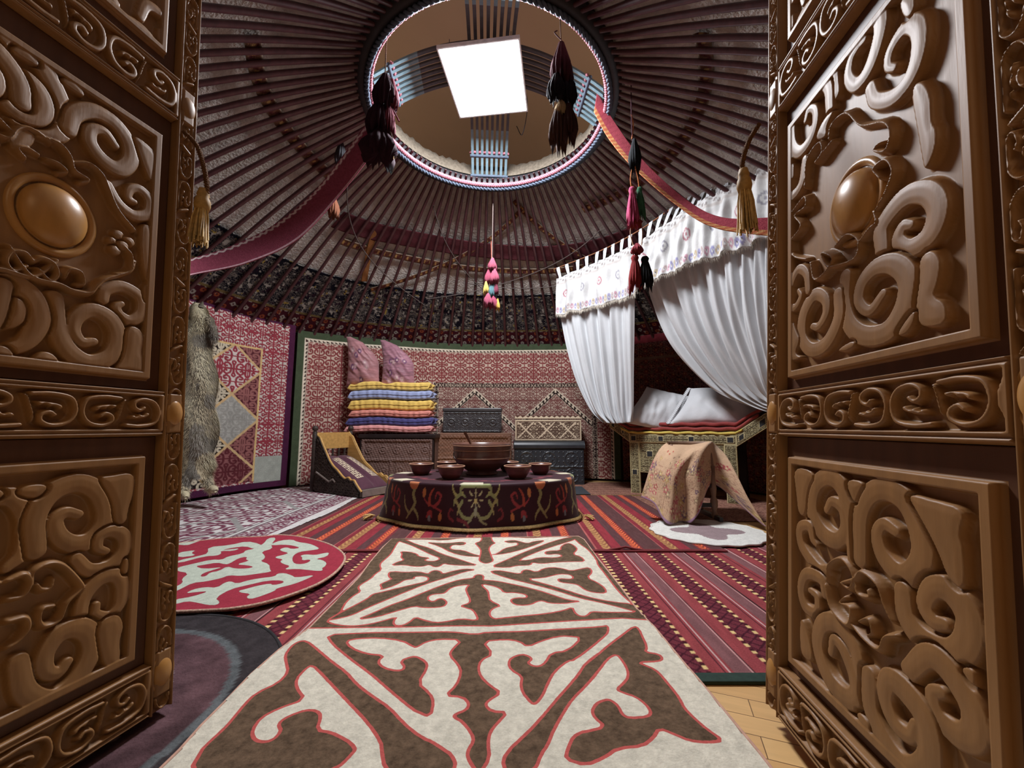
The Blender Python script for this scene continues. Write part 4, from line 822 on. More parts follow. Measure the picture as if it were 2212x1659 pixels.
# ornate band round the foot of the roof, behind the poles
def band_roof(name, ta, tb, t0, t1, off, fn, label, st=.010, thick=.006, cat='band', sag=None, mat=None):
    tt = np.linspace(ta, tb, 500); tm = (t0 + t1) / 2; p = roof_pt(tt, np.full(500, tm), off); s = np.concatenate([[0], np.cumsum(np.linalg.norm(np.diff(p, axis=0), axis=1))])
    hgt = np.linalg.norm(roof_pt(0, t0, off) - roof_pt(0, t1, off))
    n, m = max(int(s[-1] / st), 8), max(int(hgt / st), 3)
    ss = np.linspace(0, s[-1], n); th = np.interp(ss, s, tt); U, Vv = np.meshgrid(ss, np.linspace(0, 1, m), indexing='ij')
    dt = (sag(ss)[:, None] if sag else 0)
    P = roof_pt(th[:, None] + 0 * Vv, t0 + (t1 - t0) * Vv + dt, off + .008 * (vnoise(U, Vv, 3, 2) - .5))
    o = grid(name, P, mat or M_feltc, None, attrs={'Col': fn(U, Vv * hgt, s[-1], hgt)}, flip=True); solid(o, thick, -1)
    return tag(o, label, cat)
def paint_ornate(U, V, w, h):
    A = np.zeros(U.shape + (3,)); A[:] = lin((30, 28, 40)); lo = V < h * .30; A[lo] = lin((84, 28, 40))
    n1 = vnoise(U, V, 34, 21); n2 = vnoise(U, V, 24, 22); n3 = vnoise(U, V, 9, 23)
    d = horns(U, V, .16, 1.0); paint(A, (d > .0) & ~lo & (n3 > .35), (112, 104, 100)); d = horns(U + .08, V + .05, .24, .8, .2); paint(A, (d > 0) & ~lo & (n2 > .5), (150, 140, 130))
    A[(n1 > .80) & ~lo] = lin((196, 188, 176)); A[(n2 > .90) & ~lo] = lin((190, 160, 60)); A[(n1 < .16) & ~lo] = lin((54, 30, 48))
    for c, col in ((0, (190, 182, 170)), (.5, (176, 84, 46))):
        r = np.hypot(((U / .13 + c) % 1 - .5) * .13, ((V / .10 + c) % 1 - .5) * .10); A[lo & (r < .024)] = lin(col); A[lo & (r < .010)] = lin((84, 28, 40))
    A[lo & (n1 > .84)] = lin((176, 160, 140))
    for a, b, c in ((.29, .315, (140, 118, 66)), (.0, .03, (138, 96, 56)), (.96, 1.0, (24, 24, 34)), (.62, .635, (70, 44, 52))): A[(V > h * a) & (V < h * b)] = lin(c)
    return A * .62
band_roof('ornate_band', -2.2, 1.9, .0, .33, .045, paint_ornate, 'dark band of leaf and flower embroidery running round the foot of the roof', st=.0085)
def plain(c, edge=None):
    def fn(U, V, w, h):
        A = np.zeros(U.shape + (3,)); A[:] = lin(c); A *= (.8 + .4 * vnoise(U, V, 20, 5))[..., None]
        if edge: A[(V < .015) | (V > h - .015)] = lin(edge)
        return A
    return fn
def tape(U, V, w, h):
    A = np.zeros(U.shape + (3,)); A[:] = lin((104, 66, 46)); z = np.abs(((U / .07) % 1) - .5) * 2; A[np.abs(V / h - .2 - .6 * z) < .16] = lin((84, 30, 36)); A[((U / .07) % 1 < .3) & (np.abs(V / h - .5) < .2)] = lin((176, 130, 70)); A[(V < .006) | (V > h - .006)] = lin((150, 130, 110)); return A
qa, qb = px_theta(560), px_theta(1420)
band_roof('wide_band', qa, qb + .2, .55, .64, .035, plain((92, 44, 50)), 'wide plain maroon band running across the back of the roof', sag=lambda s: .03 * np.sin(s * 1.4))
band_roof('woven_tape', qa + .1, qb - .15, .475, .51, .04, tape, 'narrow orange patterned tape just below the wide maroon band', sag=lambda s: .02 * np.sin(s * 1.2 + 1))
band_roof('woven_tape', -2.2, qa - .15, .66, .70, .03, tape, 'narrow patterned tape high on the left side of the roof', sag=lambda s: .05 * np.sin(s * .9))
band_roof('woven_tape', qb - .05, 2.2, .72, .76, .035, tape, 'narrow patterned tape high on the right side of the roof', sag=lambda s: .04 * np.sin(s * .9 + 2))
def slant_tape(tha, ta_, thb, tb_, wd, off, fn, label, name='slanting_tape'):
    n = 160; s = np.linspace(0, 1, n); L_ = np.linalg.norm(roof_pt(tha, ta_) - roof_pt(thb, tb_))
    a = roof_pt(lerp_list(tha, thb, s), lerp_list(ta_, tb_, s), off); T = np.gradient(a, axis=0); T /= np.linalg.norm(T, axis=1)[:, None]
    N_ = roof_pt(lerp_list(tha, thb, s), lerp_list(ta_, tb_, s), off + .05) - a; B_ = np.cross(T, N_); B_ /= np.linalg.norm(B_, axis=1)[:, None]
    v = np.linspace(-.5, .5, 7); P = a[:, None] + B_[:, None] * (v * wd)[None, :, None]; U, V = np.meshgrid(s * L_, (v + .5) * wd, indexing='ij')
    return tag(solid(grid(name, P, M_feltc, None, attrs={'Col': fn(U, V, L_, wd)}), .004, 0), label, 'tape')
slant_tape(px_theta(760), .30, px_theta(1180), .86, .055, .03, tape, 'patterned tape slanting up to the right across the back of the roof')
slant_tape(px_theta(735), .34, px_theta(690), .62, .07, .03, plain((150, 96, 48)), 'short orange-brown tape slanting behind the left poles')
slant_tape(px_theta(1330), .52, px_theta(1150), .90, .06, .03, tape, 'patterned tape slanting up to the left above the bed curtains')
M_cord = mk('roof_cord', (88, 76, 72), rough=.6, ns=80, na=.4)
def roof_cord(tha, ta_, thb, tb_, r, label, off=-.02):
    s = np.linspace(0, 1, 40); P = roof_pt(lerp_list(tha, thb, s), lerp_list(ta_, tb_, s) - .02 * np.sin(PI * s), off)
    tag(MB().tube(P, r, 5).build('twisted_rope', M_cord, smooth=True), label, 'rope')
roof_cord(px_theta(430), .80, px_theta(900), .26, .006, 'pale twisted cord slanting down across the poles from behind the left tassel')
roof_cord(px_theta(900), .30, px_theta(1420), .66, .006, 'thin cord slanting up across the poles towards the top of the bed curtains')
roof_cord(px_theta(840), .84, px_theta(1060), .34, .005, 'thin dark cord slanting down behind the small colourful tassel')
roof_cord(px_theta(1000), .42, px_theta(1260), .40, .005, 'thin pale cord lying almost level left of the bed curtains')
# --- broad sashes looping down from the crown ring
M_sash = mk('sash_wool', attr='Col', rough=.9, ns=60, na=.2, bump=.3, bs=150, spec=.1)
def sash(up, lo, label, fn, thick=.008):
    a = catmull(np.array([at(*p) for p in up]), 40); b = catmull(np.array([at(*p) for p in lo]), 40)
    v = np.linspace(0, 1, 48); P = a[:, None] * (1 - v)[None, :, None] + b[:, None] * v[None, :, None]
    s = np.concatenate([[0], np.cumsum(np.linalg.norm(np.diff(a, axis=0), axis=1))]); U, V = np.meshgrid(s, v, indexing='ij')
    return tag(solid(grid('sash', P, M_sash, None, attrs={'Col': fn(U, V)}), thick, 0), label, 'sash')
def sash_l(U, V):
    A = np.zeros(U.shape + (3,)); A[:] = lin((146, 66, 86)); z = .09 + .035 * np.sin(U * 110); A[np.abs(V - z) < .04] = lin((226, 206, 206)); A[np.abs(V - .955) < .03] = lin((214, 170, 180)); return A
def sash_r(U, V):
    A = np.zeros(U.shape + (3,)); A[:] = lin((168, 66, 80)); A[V > .72] = lin((190, 100, 60)); A[(V > .72) & (np.sin(U * 120 + V * 20) > .2)] = lin((206, 150, 90)); A[(V < .72) & (np.abs(np.sin(U * 60 + V * 6)) < .12)] = lin((140, 46, 66)); return A
sash([(798, 260, 2.9), (684, 408, 3.08), (595, 484, 3.13), (500, 532, 3.06), (415, 558, 2.9), (330, 576, 2.6)], [(826, 304, 2.9), (742, 412, 3.08), (645, 516, 3.13), (535, 568, 3.06), (425, 592, 2.9), (330, 610, 2.6)], 'broad dusky pink sash with a white zigzag edge looping down on the left', sash_l)
sash([(1290, 200, 3.0), (1330, 268, 2.95), (1390, 348, 2.85), (1480, 430, 2.7), (1560, 470, 2.55), (1680, 470, 2.35)], [(1283, 242, 3.0), (1315, 300, 2.95), (1368, 362, 2.85), (1464, 445, 2.7), (1545, 492, 2.55), (1680, 512, 2.35)], 'narrower red sash with an orange edge looping down in front of the bed curtains', sash_r)

# ================================================================== TASSELS
YARN = {}
def yarn(c):
    if c not in YARN: YARN[c] = mk('yarn', c, rough=.85, ns=70, na=.3, bump=.4, bs=200, stretch=(4, 4, .5), spec=.15)
    return YARN[c]
def tuft(root, c, top, r, h, seed, name='tuft', waist=.35, head=True):
    """a bundle of yarn: bound head and a skirt of strands of uneven length"""
    rg = np.random.default_rng(seed); k = 56; prof = [(.02, 0), (.45, -.03), (.6, -.10), (.45, -.2), (.62, -.34), (.85, -.6), (1.0, -.85), (.96, -1.0)] if head else [(.02, 0), (.3, -.05), (.5, -.22), (.9, -.55), (1.0, -.8), (.8, -1.0)]
    th = np.arange(k) * 2 * PI / k; rid = 1 + .13 * np.cos(th * 14) + .05 * rg.standard_normal(k); ln = 1 + .14 * rg.standard_normal(k)
    V = [];
    for i, (a, z) in enumerate(prof):
        f = i / (len(prof) - 1); V.append(np.stack([top[0] + r * a * np.cos(th) * (1 + (rid - 1) * f * 1.6), top[1] + r * a * np.sin(th) * (1 + (rid - 1) * f * 1.6), top[2] + h * z * (1 + (ln - 1) * f)], -1))
    V.append(np.stack([top[0] + 0 * th, top[1] + 0 * th, np.full(k, top[2] - h * .8)], -1))
    return grid(name, np.array(V), yarn(c), root, cv=True, flip=True)
def rope(root, pts, r, c, name='cord', tw=0):
    P = catmull(np.array(pts, float), 8); mb = MB()
    if tw:
        s = np.concatenate([[0], np.cumsum(np.linalg.norm(np.diff(P, axis=0), axis=1))]); n = max(int(s[-1] / .004), 20); S2 = np.linspace(0, s[-1], n); P = np.stack([np.interp(S2, s, P[:, i]) for i in range(3)], -1)
        for ph in (0, PI): mb.tube(P + r * .6 * np.stack([np.cos(S2 * tw + ph), np.sin(S2 * tw + ph), 0 * S2], -1), r * .7, 5)
    else: mb.tube(P, r, 6)
    return mb.build(name, yarn(c), root, smooth=True)
def tassel(label, x, Y, yt, parts, strings, group=None):
    p0 = at(x, yt, Y); root = thing('tassel', label, 'tassel', p0, group=group)
    for i, (px, y0, y1, wpx, c, hd) in enumerate(parts):
        a, b = at(px, y0, Y), at(px, y1, Y); sc = np.linalg.norm(a - b) / (y1 - y0); tuft(root, c, a + np.array([0, RNG.uniform(-.02, .02), 0]), wpx * sc / 2, np.linalg.norm(a - b), i + int(x), head=hd)
    for pts, rr, c, tw in strings: rope(root, [at(a, b, Y) for a, b in pts], rr, c, tw=tw)
    return root
DK, MR = (52, 24, 36), (120, 50, 66)
tassel('large dark plum three-tier tassel hanging left of the crown opening', 833, 2.45, -20,
       [(833, 158, 232, 44, DK, False), (846, 165, 228, 26, MR, False), (822, 212, 292, 52, DK, False), (842, 226, 282, 24, MR, False), (822, 280, 345, 62, DK, False)], [([(836, -60), (835, 60), (832, 165)], .004, (92, 66, 50), 500), ([(838, 226), (850, 240), (862, 262)], .006, MR, 0), ([(842, 280), (850, 310), (850, 344)], .003, (176, 140, 90), 0)])
tassel('large dark brown and black tassel with frayed tiers hanging right of the lamp', 1210, 2.45, -20,
       [(1213, 85, 170, 38, (70, 30, 38), False), (1200, 165, 216, 34, (28, 24, 30), False), (1226, 165, 216, 36, (28, 24, 30), False), (1206, 222, 306, 36, (72, 44, 34), False), (1228, 222, 300, 34, (64, 38, 34), False), (1212, 214, 246, 20, (170, 140, 96), False)], [([(1210, -60), (1210, 40), (1212, 88)], .004, (92, 66, 50), 500), ([(1204, 66), (1198, 70), (1204, 78), (1212, 86)], .004, (70, 40, 40), 0)])
tassel('long tassel of pink, green, red and black tufts hanging before the bed curtains', 1370, 2.75, 215,
       [(1369, 300, 362, 22, (30, 32, 36), False), (1364, 405, 482, 22, (190, 70, 112), True), (1381, 404, 466, 18, (56, 110, 78), True), (1372, 470, 490, 24, (150, 48, 40), False), (1376, 525, 546, 22, (150, 54, 66), False), (1373, 548, 614, 26, (140, 40, 42), True), (1394, 552, 612, 26, (26, 28, 30), True)],
       [([(1363, 160), (1364, 250), (1366, 305)], .004, (70, 40, 50), 400), ([(1364, 248), (1368, 270), (1365, 300)], .0045, (200, 110, 60), 0), ([(1366, 360), (1362, 385), (1364, 408)], .004, (206, 120, 60), 0), ([(1372, 360), (1378, 385), (1381, 408)], .004, (206, 120, 60), 0), ([(1364, 480), (1362, 505), (1368, 530)], .004, (200, 160, 130), 0), ([(1382, 466), (1388, 500), (1386, 530)], .004, (200, 160, 130), 0)])
tassel('small colourful tassel of pink, yellow and teal tufts hanging at the back', 1065, 3.9, 455,
       [(1064, 556, 584, 18, (160, 74, 96), False), (1057, 578, 610, 18, (156, 66, 90), False), (1068, 580, 612, 18, (166, 78, 100), False), (1050, 608, 634, 11, (206, 176, 76), False), (1063, 610, 640, 17, (82, 120, 128), False), (1072, 612, 636, 10, (120, 50, 70), False), (1055, 634, 662, 17, (160, 74, 98), False), (1066, 634, 664, 17, (156, 66, 92), False), (1075, 644, 668, 9, (222, 180, 70), False)],
       [([(1065, 440), (1064, 500), (1063, 560)], .005, (110, 96, 90), 0), ([(1061, 520), (1062, 560)], .004, (200, 90, 70), 0)])
tassel('slim grey tassel on a pale cord behind the left sash', 760, 3.2, 250,
       [(736, 300, 345, 20, (66, 66, 70), False)], [([(790, 215), (768, 256), (756, 285), (740, 304)], .005, (150, 130, 110), 0), ([(770, 245), (766, 262)], .010, (206, 130, 70), 0)])
tassel('short rust-brown tassel hanging below the left sash', 722, 3.3, 425, [(722, 425, 466, 20, (120, 72, 48), False)], [([(728, 410), (722, 428)], .004, (120, 72, 48), 0)])
def door_tassel(label, path, top, r, h, Y, back):
    root = thing('golden_tassel', label, 'tassel', at(*path[0], Y)); P = [at(*p, Y) for p in path]; rope(root, P, .006, (112, 74, 40), tw=420)
    a = at(*top, Y); sc = .001 * Y / .85
    rope(root, P[-2:] + [a - np.array([0, 0, .02])], .004, (210, 190, 150), tw=500)
    MB().lathe([(0, .034), (.4 * r, .030), (.55 * r, .012), (.5 * r, .006), (.66 * r, -.004), (.72 * r, -.02), (.6 * r, -.034), (.3 * r, -.036)], a, 20).build('knot', M_gold, root, smooth=True)
    rg = np.random.default_rng(3); mb = MB()
    for i in range(70):
        an, q = rg.uniform(0, 2 * PI), math.sqrt(rg.random()); x, y = math.cos(an) * q * r * .7, math.sin(an) * q * r * .7; L_ = h * rg.uniform(.86, 1.05)
        mb.tube([a + np.array([x * .6, y * .6, -.015]), a + np.array([x * 1.1, y * 1.1, -L_ * .5]), a + np.array([x * 1.35 + rg.uniform(-.004, .004), y * 1.3, -L_])], .0022, 4)
    mb.build('fringe', M_gold2, root, smooth=True); return root
door_tassel('golden tassel hanging from the cord at the edge of the left door leaf', [(398, 285), (425, 315), (440, 360), (447, 405), (444, 425)], (438, 430), .028, .135, 1.06, 0)
door_tassel('golden tassel hanging from the cord at the edge of the right door leaf', [(1640, 268), (1618, 305), (1604, 350), (1606, 385)], (1607, 388), .026, .15, 1.0, 0)

# ================================================================== FURNITURE ALONG THE BACK WALL
def front_z(y, Y): return float(at(1106, y, Y)[2])
def front_x(x, y, Y): return float(at(x, y, Y)[0])
def relief_front(x0, x1, z0, z1, Y, hfn, mat, parent, name, st=.008, dep=.02, col=None):
    """carved panel facing the door (towards -y)"""
    n, m = max(int((x1 - x0) / st), 4), max(int((z1 - z0) / st), 4)
    U, V = np.meshgrid(np.linspace(0, x1 - x0, n), np.linspace(0, z1 - z0, m), indexing='ij')
    h = hfn(U, V, x1 - x0, z1 - z0); Hp = np.pad(h, 1, constant_values=-dep); Up = np.pad(U, 1, mode='edge'); Vp = np.pad(V, 1, mode='edge')
    P = np.stack([x0 + Up, Y - Hp, z0 + Vp], -1)
    at_ = {'Col': np.pad(col(U, V, x1 - x0, z1 - z0), ((1, 1), (1, 1), (0, 0)), mode='edge')} if col else None
    return grid(name, P, mat, parent, attrs=at_)
M_dkwood = mk('dark_chest_wood', (112, 84, 76), rough=.55, ns=10, na=.3, bump=.3, bs=60, stretch=(1, 1, 5))
M_dkwood2 = mk('black_wood', (40, 30, 30), rough=.4, ns=10, na=.3)
M_brwood = mk('brown_chest_wood', (128, 88, 66), rough=.5, ns=8, na=.3, bump=.3, bs=50, stretch=(1, 1, 6))
M_black = mk('tooled_black', (48, 52, 58), rough=.38, ns=20, na=.25, spec=.5)
M_blackl = mk('tooled_black_leather', (62, 58, 60), rough=.42, ns=24, na=.3, spec=.5)
def rosettes(cx, cz, r):
    def f(U, V):
        d = np.full(U.shape, 0.0)
        for a in cx:
            for b in cz:
                q = np.hypot(U - a, V - b); an = np.arctan2(V - b, U - a)
                d = np.maximum(d, .008 * np.exp(-((q - r) / .007) ** 2)); d = np.maximum(d, .008 * sstep(r * .6 + r * .2 * np.cos(6 * an), r * .4, q))
        return d
    return f
# carved dark chest that carries the quilts
QY = 4.97
cx0, cx1 = front_x(777, 990, QY), front_x(937, 990, QY); cz1 = front_z(938, QY)
ch = thing('carved_chest', 'carved brown wooden chest with round flower rosettes, carrying the stack of quilts', 'chest', ((cx0 + cx1) / 2, QY + .3, 0))
bevel(MB().box((cx0, QY, .03), (cx1, QY + .30, cz1 - .05)).build('body', M_dkwood, ch), .01)
bevel(MB().box((cx0 - .02, QY - .03, cz1 - .05), (cx1 + .02, QY + .31, cz1)).build('lid', M_dkwood2, ch), .008)
w_ = cx1 - cx0
def h1(U, V, w, h):
    fx = rosettes(np.linspace(.1, .9, 5) * w, [h * .75], .042)(U, V); f2 = rosettes([w * .32, w * .55, w * .8], [h * .28], .042)(U, V)
    f = .004 * np.sin(U * 120 + V * 180) * np.sin(V * 90 - U * 60); fr = np.minimum(np.minimum(U, w - U), np.minimum(V, h - V)); f = f + .016 * sstep(.035, .028, fr) + .012 * sstep(.018, .014, np.abs(V - h * .52)) + .010 * sstep(.018, .014, np.abs(U - w * .42)) * (V < h * .5)
    return f + fx + f2
relief_front(cx0 + .02, cx1 - .02, .06, cz1 - .06, QY - .002, h1, M_dkwood, ch, 'carved_front', st=.006)
for sx in (cx0, cx1 - .05): MB().box((sx, QY - .012, .0), (sx + .05, QY + .05, cz1 - .05)).build('corner_post', M_dkwood2, ch)
# brown chest + small tooled black chest on it
BY = 5.28
bx0, bx1 = front_x(945, 990, BY), front_x(1105, 990, BY); bz = front_z(935, BY)
bc = thing('brown_chest', 'plain brown carved chest between the quilt stack and the black chest', 'chest', ((bx0 + bx1) / 2, BY + .2, 0))
bevel(MB().box((bx0, BY, 0), (bx1, BY + .27, bz)).build('body', M_brwood, bc), .012)
def h2(U, V, w, h):
    fr = np.minimum(np.minimum(U - 0, w - U), np.minimum(V, h - V)); f = .004 * np.sin(U * 150) * np.sin(V * 130 + np.sin(U * 40)); f += .014 * sstep(.045, .038, fr)
    for a in (.33, .67): f += .010 * sstep(.02, .015, np.abs(U - w * a))
    return f + .010 * sstep(.016, .012, np.abs(V - h * .5))
relief_front(bx0 + .01, bx1 - .01, .03, bz - .03, BY - .002, h2, M_brwood, bc, 'carved_front', st=.007)
sx0, sx1 = front_x(957, 905, BY + .06), front_x(1083, 905, BY + .06); sz0, sz1 = bz, front_z(881, BY + .06)
sc_ = thing('small_black_chest', 'small tooled black chest standing on the plain brown chest', 'chest', ((sx0 + sx1) / 2, BY + .2, sz0))
bevel(MB().box((sx0, BY + .06, sz0 + .001), (sx1, BY + .25, sz1 - .055)).build('body', M_blackl, sc_), .008)
bevel(MB().box((sx0 - .008, BY + .05, sz1 - .053), (sx1 + .008, BY + .26, sz1)).build('lid', M_blackl, sc_), .014)
def h3(U, V, w, h):
    f = rosettes(np.linspace(.14, .86, 4) * w, [h * .5], .045)(U, V) * 1.2; return f + .005 * (horns(U, V, .12, 1.3) > 0) + .008 * (np.minimum(np.minimum(U, w - U), np.minimum(V, h - V)) < .018)
relief_front(sx0 + .006, sx1 - .006, sz0 + .01, sz1 - .06, BY + .058, h3, M_blackl, sc_, 'tooled_front', st=.005)
# black chest + cream chest
KY = 5.2
kx0, kx1 = front_x(1111, 1000, KY), front_x(1262, 1000, KY); kz = front_z(953, KY)
kc = thing('black_chest', 'large black chest with ring ornaments and a rounded lid, right of the brown chest', 'chest', ((kx0 + kx1) / 2, KY + .25, 0))
bevel(MB().box((kx0, KY, .0), (kx1, KY + .35, kz - .10)).build('body', M_black, kc), .01)
V = [];  prof = [(0, -.10), (-.02, -.095), (-.025, -.05), (-.005, -.015), (.05, 0), (.32, 0), (.36, -.03), (.37, -.1)]
V = np.array([[(x, KY + a, kz + b) for a, b in prof] for x in (kx0 - .01, kx1 + .01)])
o = raw('lid', V.reshape(-1, 3), [tuple(f) for f in grid_faces(2, 8, False, True)] + [tuple(range(8))[::-1], tuple(range(8, 16))], M_black, kc, smooth=False); bevel(o, .008)
def h4(U, V, w, h):
    f = rosettes(np.array([.17, .5, .83]) * w, [h * .70], .095)(U, V) + rosettes(np.array([.17, .5, .83]) * w, [h * .22], .085)(U, V)
    k = np.hypot(((U / .06) % 1 - .5) * .06, ((V / .06) % 1 - .5) * .06); f += .007 * sstep(.011, .004, k); f += .008 * sstep(.012, .008, np.abs(V - h * .47)); return f
relief_front(kx0 + .01, kx1 - .01, .03, kz - .11, KY - .002, h4, M_black, kc, 'tooled_front', st=.005)
ex0, ex1 = front_x(1113, 925, KY + .05), front_x(1256, 925, KY + .05); ez0, ez1 = kz + .002, front_z(898, KY + .05)
M_side = mk('box_side', (58, 38, 34), rough=.6, ns=10, na=.2)
ec = thing('cream_chest', 'cream patterned chest standing on the large black chest', 'chest', ((ex0 + ex1) / 2, KY + .25, ez0))
bevel(MB().box((ex0, KY + .06, ez0), (ex1, KY + .33, ez1 - .05)).build('body', M_side, ec), .004)
def colc(U, V, w, h):
    A = np.zeros(U.shape + (3,)); A[:] = lin((212, 190, 160)); d = horns(U + .04, V - .02, .19, 1.7, .2); paint(A, (d > 0), (96, 74, 62)); x = np.abs(((U / .2) % 1) - .5) * .2
    ln = np.abs(((U + V) / .28) % 1 - .5) > .46; ln2 = np.abs(((U - V) / .28) % 1 - .5) > .46; A[ln | ln2] = lin((220, 198, 168)); e = np.minimum(np.minimum(U, w - U), np.minimum(V, h - V)); A[e < .02] = lin((214, 192, 160)); A[(e > .02) & (e < .028)] = lin((110, 84, 70)); return A
relief_front(ex0, ex1, ez0 + .004, ez1 - .055, KY + .058, lambda U, V, w, h: 0 * U, M_feltc, ec, 'patterned_front', st=.005, dep=.004, col=colc)
o = bevel(MB().box((ex0 - .006, KY + .05, ez1 - .038), (ex1 + .006, KY + .34, ez1 - .006)).build('lid', M_side, ec), .004)
def cole(U, V, w, h):
    A = np.zeros(U.shape + (3,)); A[:] = lin((228, 208, 176)); t = np.abs(((U / .07) % 1) - .5) * 2; A[(V > h * .35) & (V / h > .4 + .6 * t)] = lin((90, 60, 50)); return A
relief_front(ex0 - .004, ex1 + .004, ez1 - .04, ez1, KY + .048, lambda U, V, w, h: 0 * U, M_feltc, ec, 'lid_edging', st=.005, dep=.004, col=cole)
# ------------------------------------------------------------------ quilts
def quilt(x0, x1, y0, y1, z0, z1, col, seed, label, dip=None, wr=.006):
    """folded quilt: rounded slab with stitched, puckered front"""
    k, n = 40, 90; h = z1 - z0; th = np.linspace(0, 2 * PI, k, endpoint=False); rg = np.random.default_rng(seed)
    xs = np.linspace(0, 1, n); V = np.zeros((n, k, 3)); c, s = np.cos(th), np.sin(th)
    sq = lambda v, p: np.sign(v) * np.abs(v) ** p
    ph = np.append(rg.uniform(0, 6, 3), 1.0)
    for i, t in enumerate(xs):
        e = min(t, 1 - t) * (x1 - x0); en = math.sqrt(max(1 - max(1 - e / .05, 0) ** 2, .0)) if e < .05 else 1
        x = x0 + (x1 - x0) * t
        yy = (y0 + y1) / 2 + (y1 - y0) / 2 * sq(c, .35); zz = (z0 + z1) / 2 + h / 2 * sq(s, .38) * (.62 + .38 * en)
        front = np.clip(-c, 0, 1)
        puck = wr * front * (np.sin(x * 60 + ph[0] + 3 * np.sin(x * 7 + ph[1]) + .8 * s) * .6 + .4 * np.sin(x * 101 + ph[2] + s))
        zz = zz + .010 * np.sin(x * 7 + ph[3]) + (dip(x) * np.clip(s, 0, 1) if dip else 0)
        V[i] = np.stack([np.full(k, x) + (.02 * np.sin(th * 3) * (1 - en)), yy - puck, zz + .0015 * np.sin(x * 60 + th * 4)], -1)
    root = thing('folded_quilt', label, 'quilt', ((x0 + x1) / 2, (y0 + y1) / 2, z0), group='quilts stacked on the carved chest')
    ends = np.concatenate([V[:1].mean(1, keepdims=True).repeat(k, 1), V, V[-1:].mean(1, keepdims=True).repeat(k, 1)])
    grid('cover', ends, mk('quilt_cloth', col, rough=.75, ns=18, na=.14, bump=.25, bs=90, sheen=.2), root, cv=True)
    seam = np.array([V[i, k // 2] + np.array([0, -.003, 0]) for i in range(2, n - 2)]); MB().tube(seam, .004, 5).build('fold_seam', mk('seam_thread', np.array(col) * .8, rough=.8), root, smooth=True)
    return root
def zq(y): return front_z(y, QY + .02)
qs = [(744, 934, 934, 919, (226, 150, 146), 'pale pink folded quilt, lowest in the stack'), (747, 935, 919, 901, (74, 72, 132), 'navy blue folded quilt between two pink ones'), (754, 930, 901, 886, (222, 136, 120), 'salmon pink folded quilt directly above the navy blue one'),
      (752, 932, 886, 863, (232, 190, 72), 'yellow folded quilt between the salmon and the light blue ones'), (753, 932, 863, 843, (150, 162, 204), 'light blue folded quilt between two yellow ones'), (752, 928, 843, 824, (232, 192, 78), 'yellow folded quilt on top of the stack, under the pillows')]
for i, (a, b, c, d, col, lb) in enumerate(qs):
    dp = (lambda x: -.05 * math.exp(-((x - front_x(833, 840, QY)) / .07) ** 2) - .05 * math.exp(-((x - front_x(764, 840, QY)) / .05) ** 2)) if i == 5 else None
    quilt(front_x(a, c, QY), front_x(b, c, QY), QY - .0 + (i % 2) * .012, QY + .30, zq(c) + .001, zq(d) - .001, col, 40 + i, lb, dp)
def pillow_mesh(name, c, ax, ay, az, mat, parent, pinch=.12, seed=0, wr=.01, n=40, pw=.55):
    """pillow with pointed corners: ax, ay half-extent vectors, az half-thickness vector"""
    U, V = np.meshgrid(np.linspace(-1, 1, n), np.linspace(-1, 1, n), indexing='ij')
    prof = np.clip((1 - U ** 2) * (1 - V ** 2), 0, 1) ** pw
    px = U * (1 - pinch * (1 - V ** 2) * np.abs(U)); py = V * (1 - pinch * (1 - U ** 2) * np.abs(V))
    w = wr * (vnoise(U + 3, V * .6 + U * .8 + 3, 5, seed) - .5) * 2 * prof
    out = []
    for s in (1, -1):
        out.append(c + px[..., None] * ax + py[..., None] * ay + (s * prof + w / np.linalg.norm(az) * (1 if s > 0 else -.3))[..., None] * az)
    V1 = out[0].reshape(-1, 3); V2 = out[1].reshape(-1, 3); F = grid_faces(n, n); F = np.concatenate([F, F[:, ::-1] + n * n])
    return raw(name, np.concatenate([V1, V2]), F, mat, parent)
M_pil = mk('mauve_silk', attr='Col', rough=.5, ns=7, na=.3, bump=.35, bs=14, stretch=(1, 1, 4), sheen=.2)
M_pil2 = mk('mauve_silk_dark', attr='Col', rough=.5, ns=9, na=.4, bump=.5, bs=12, stretch=(1, 1, 5), sheen=.2)
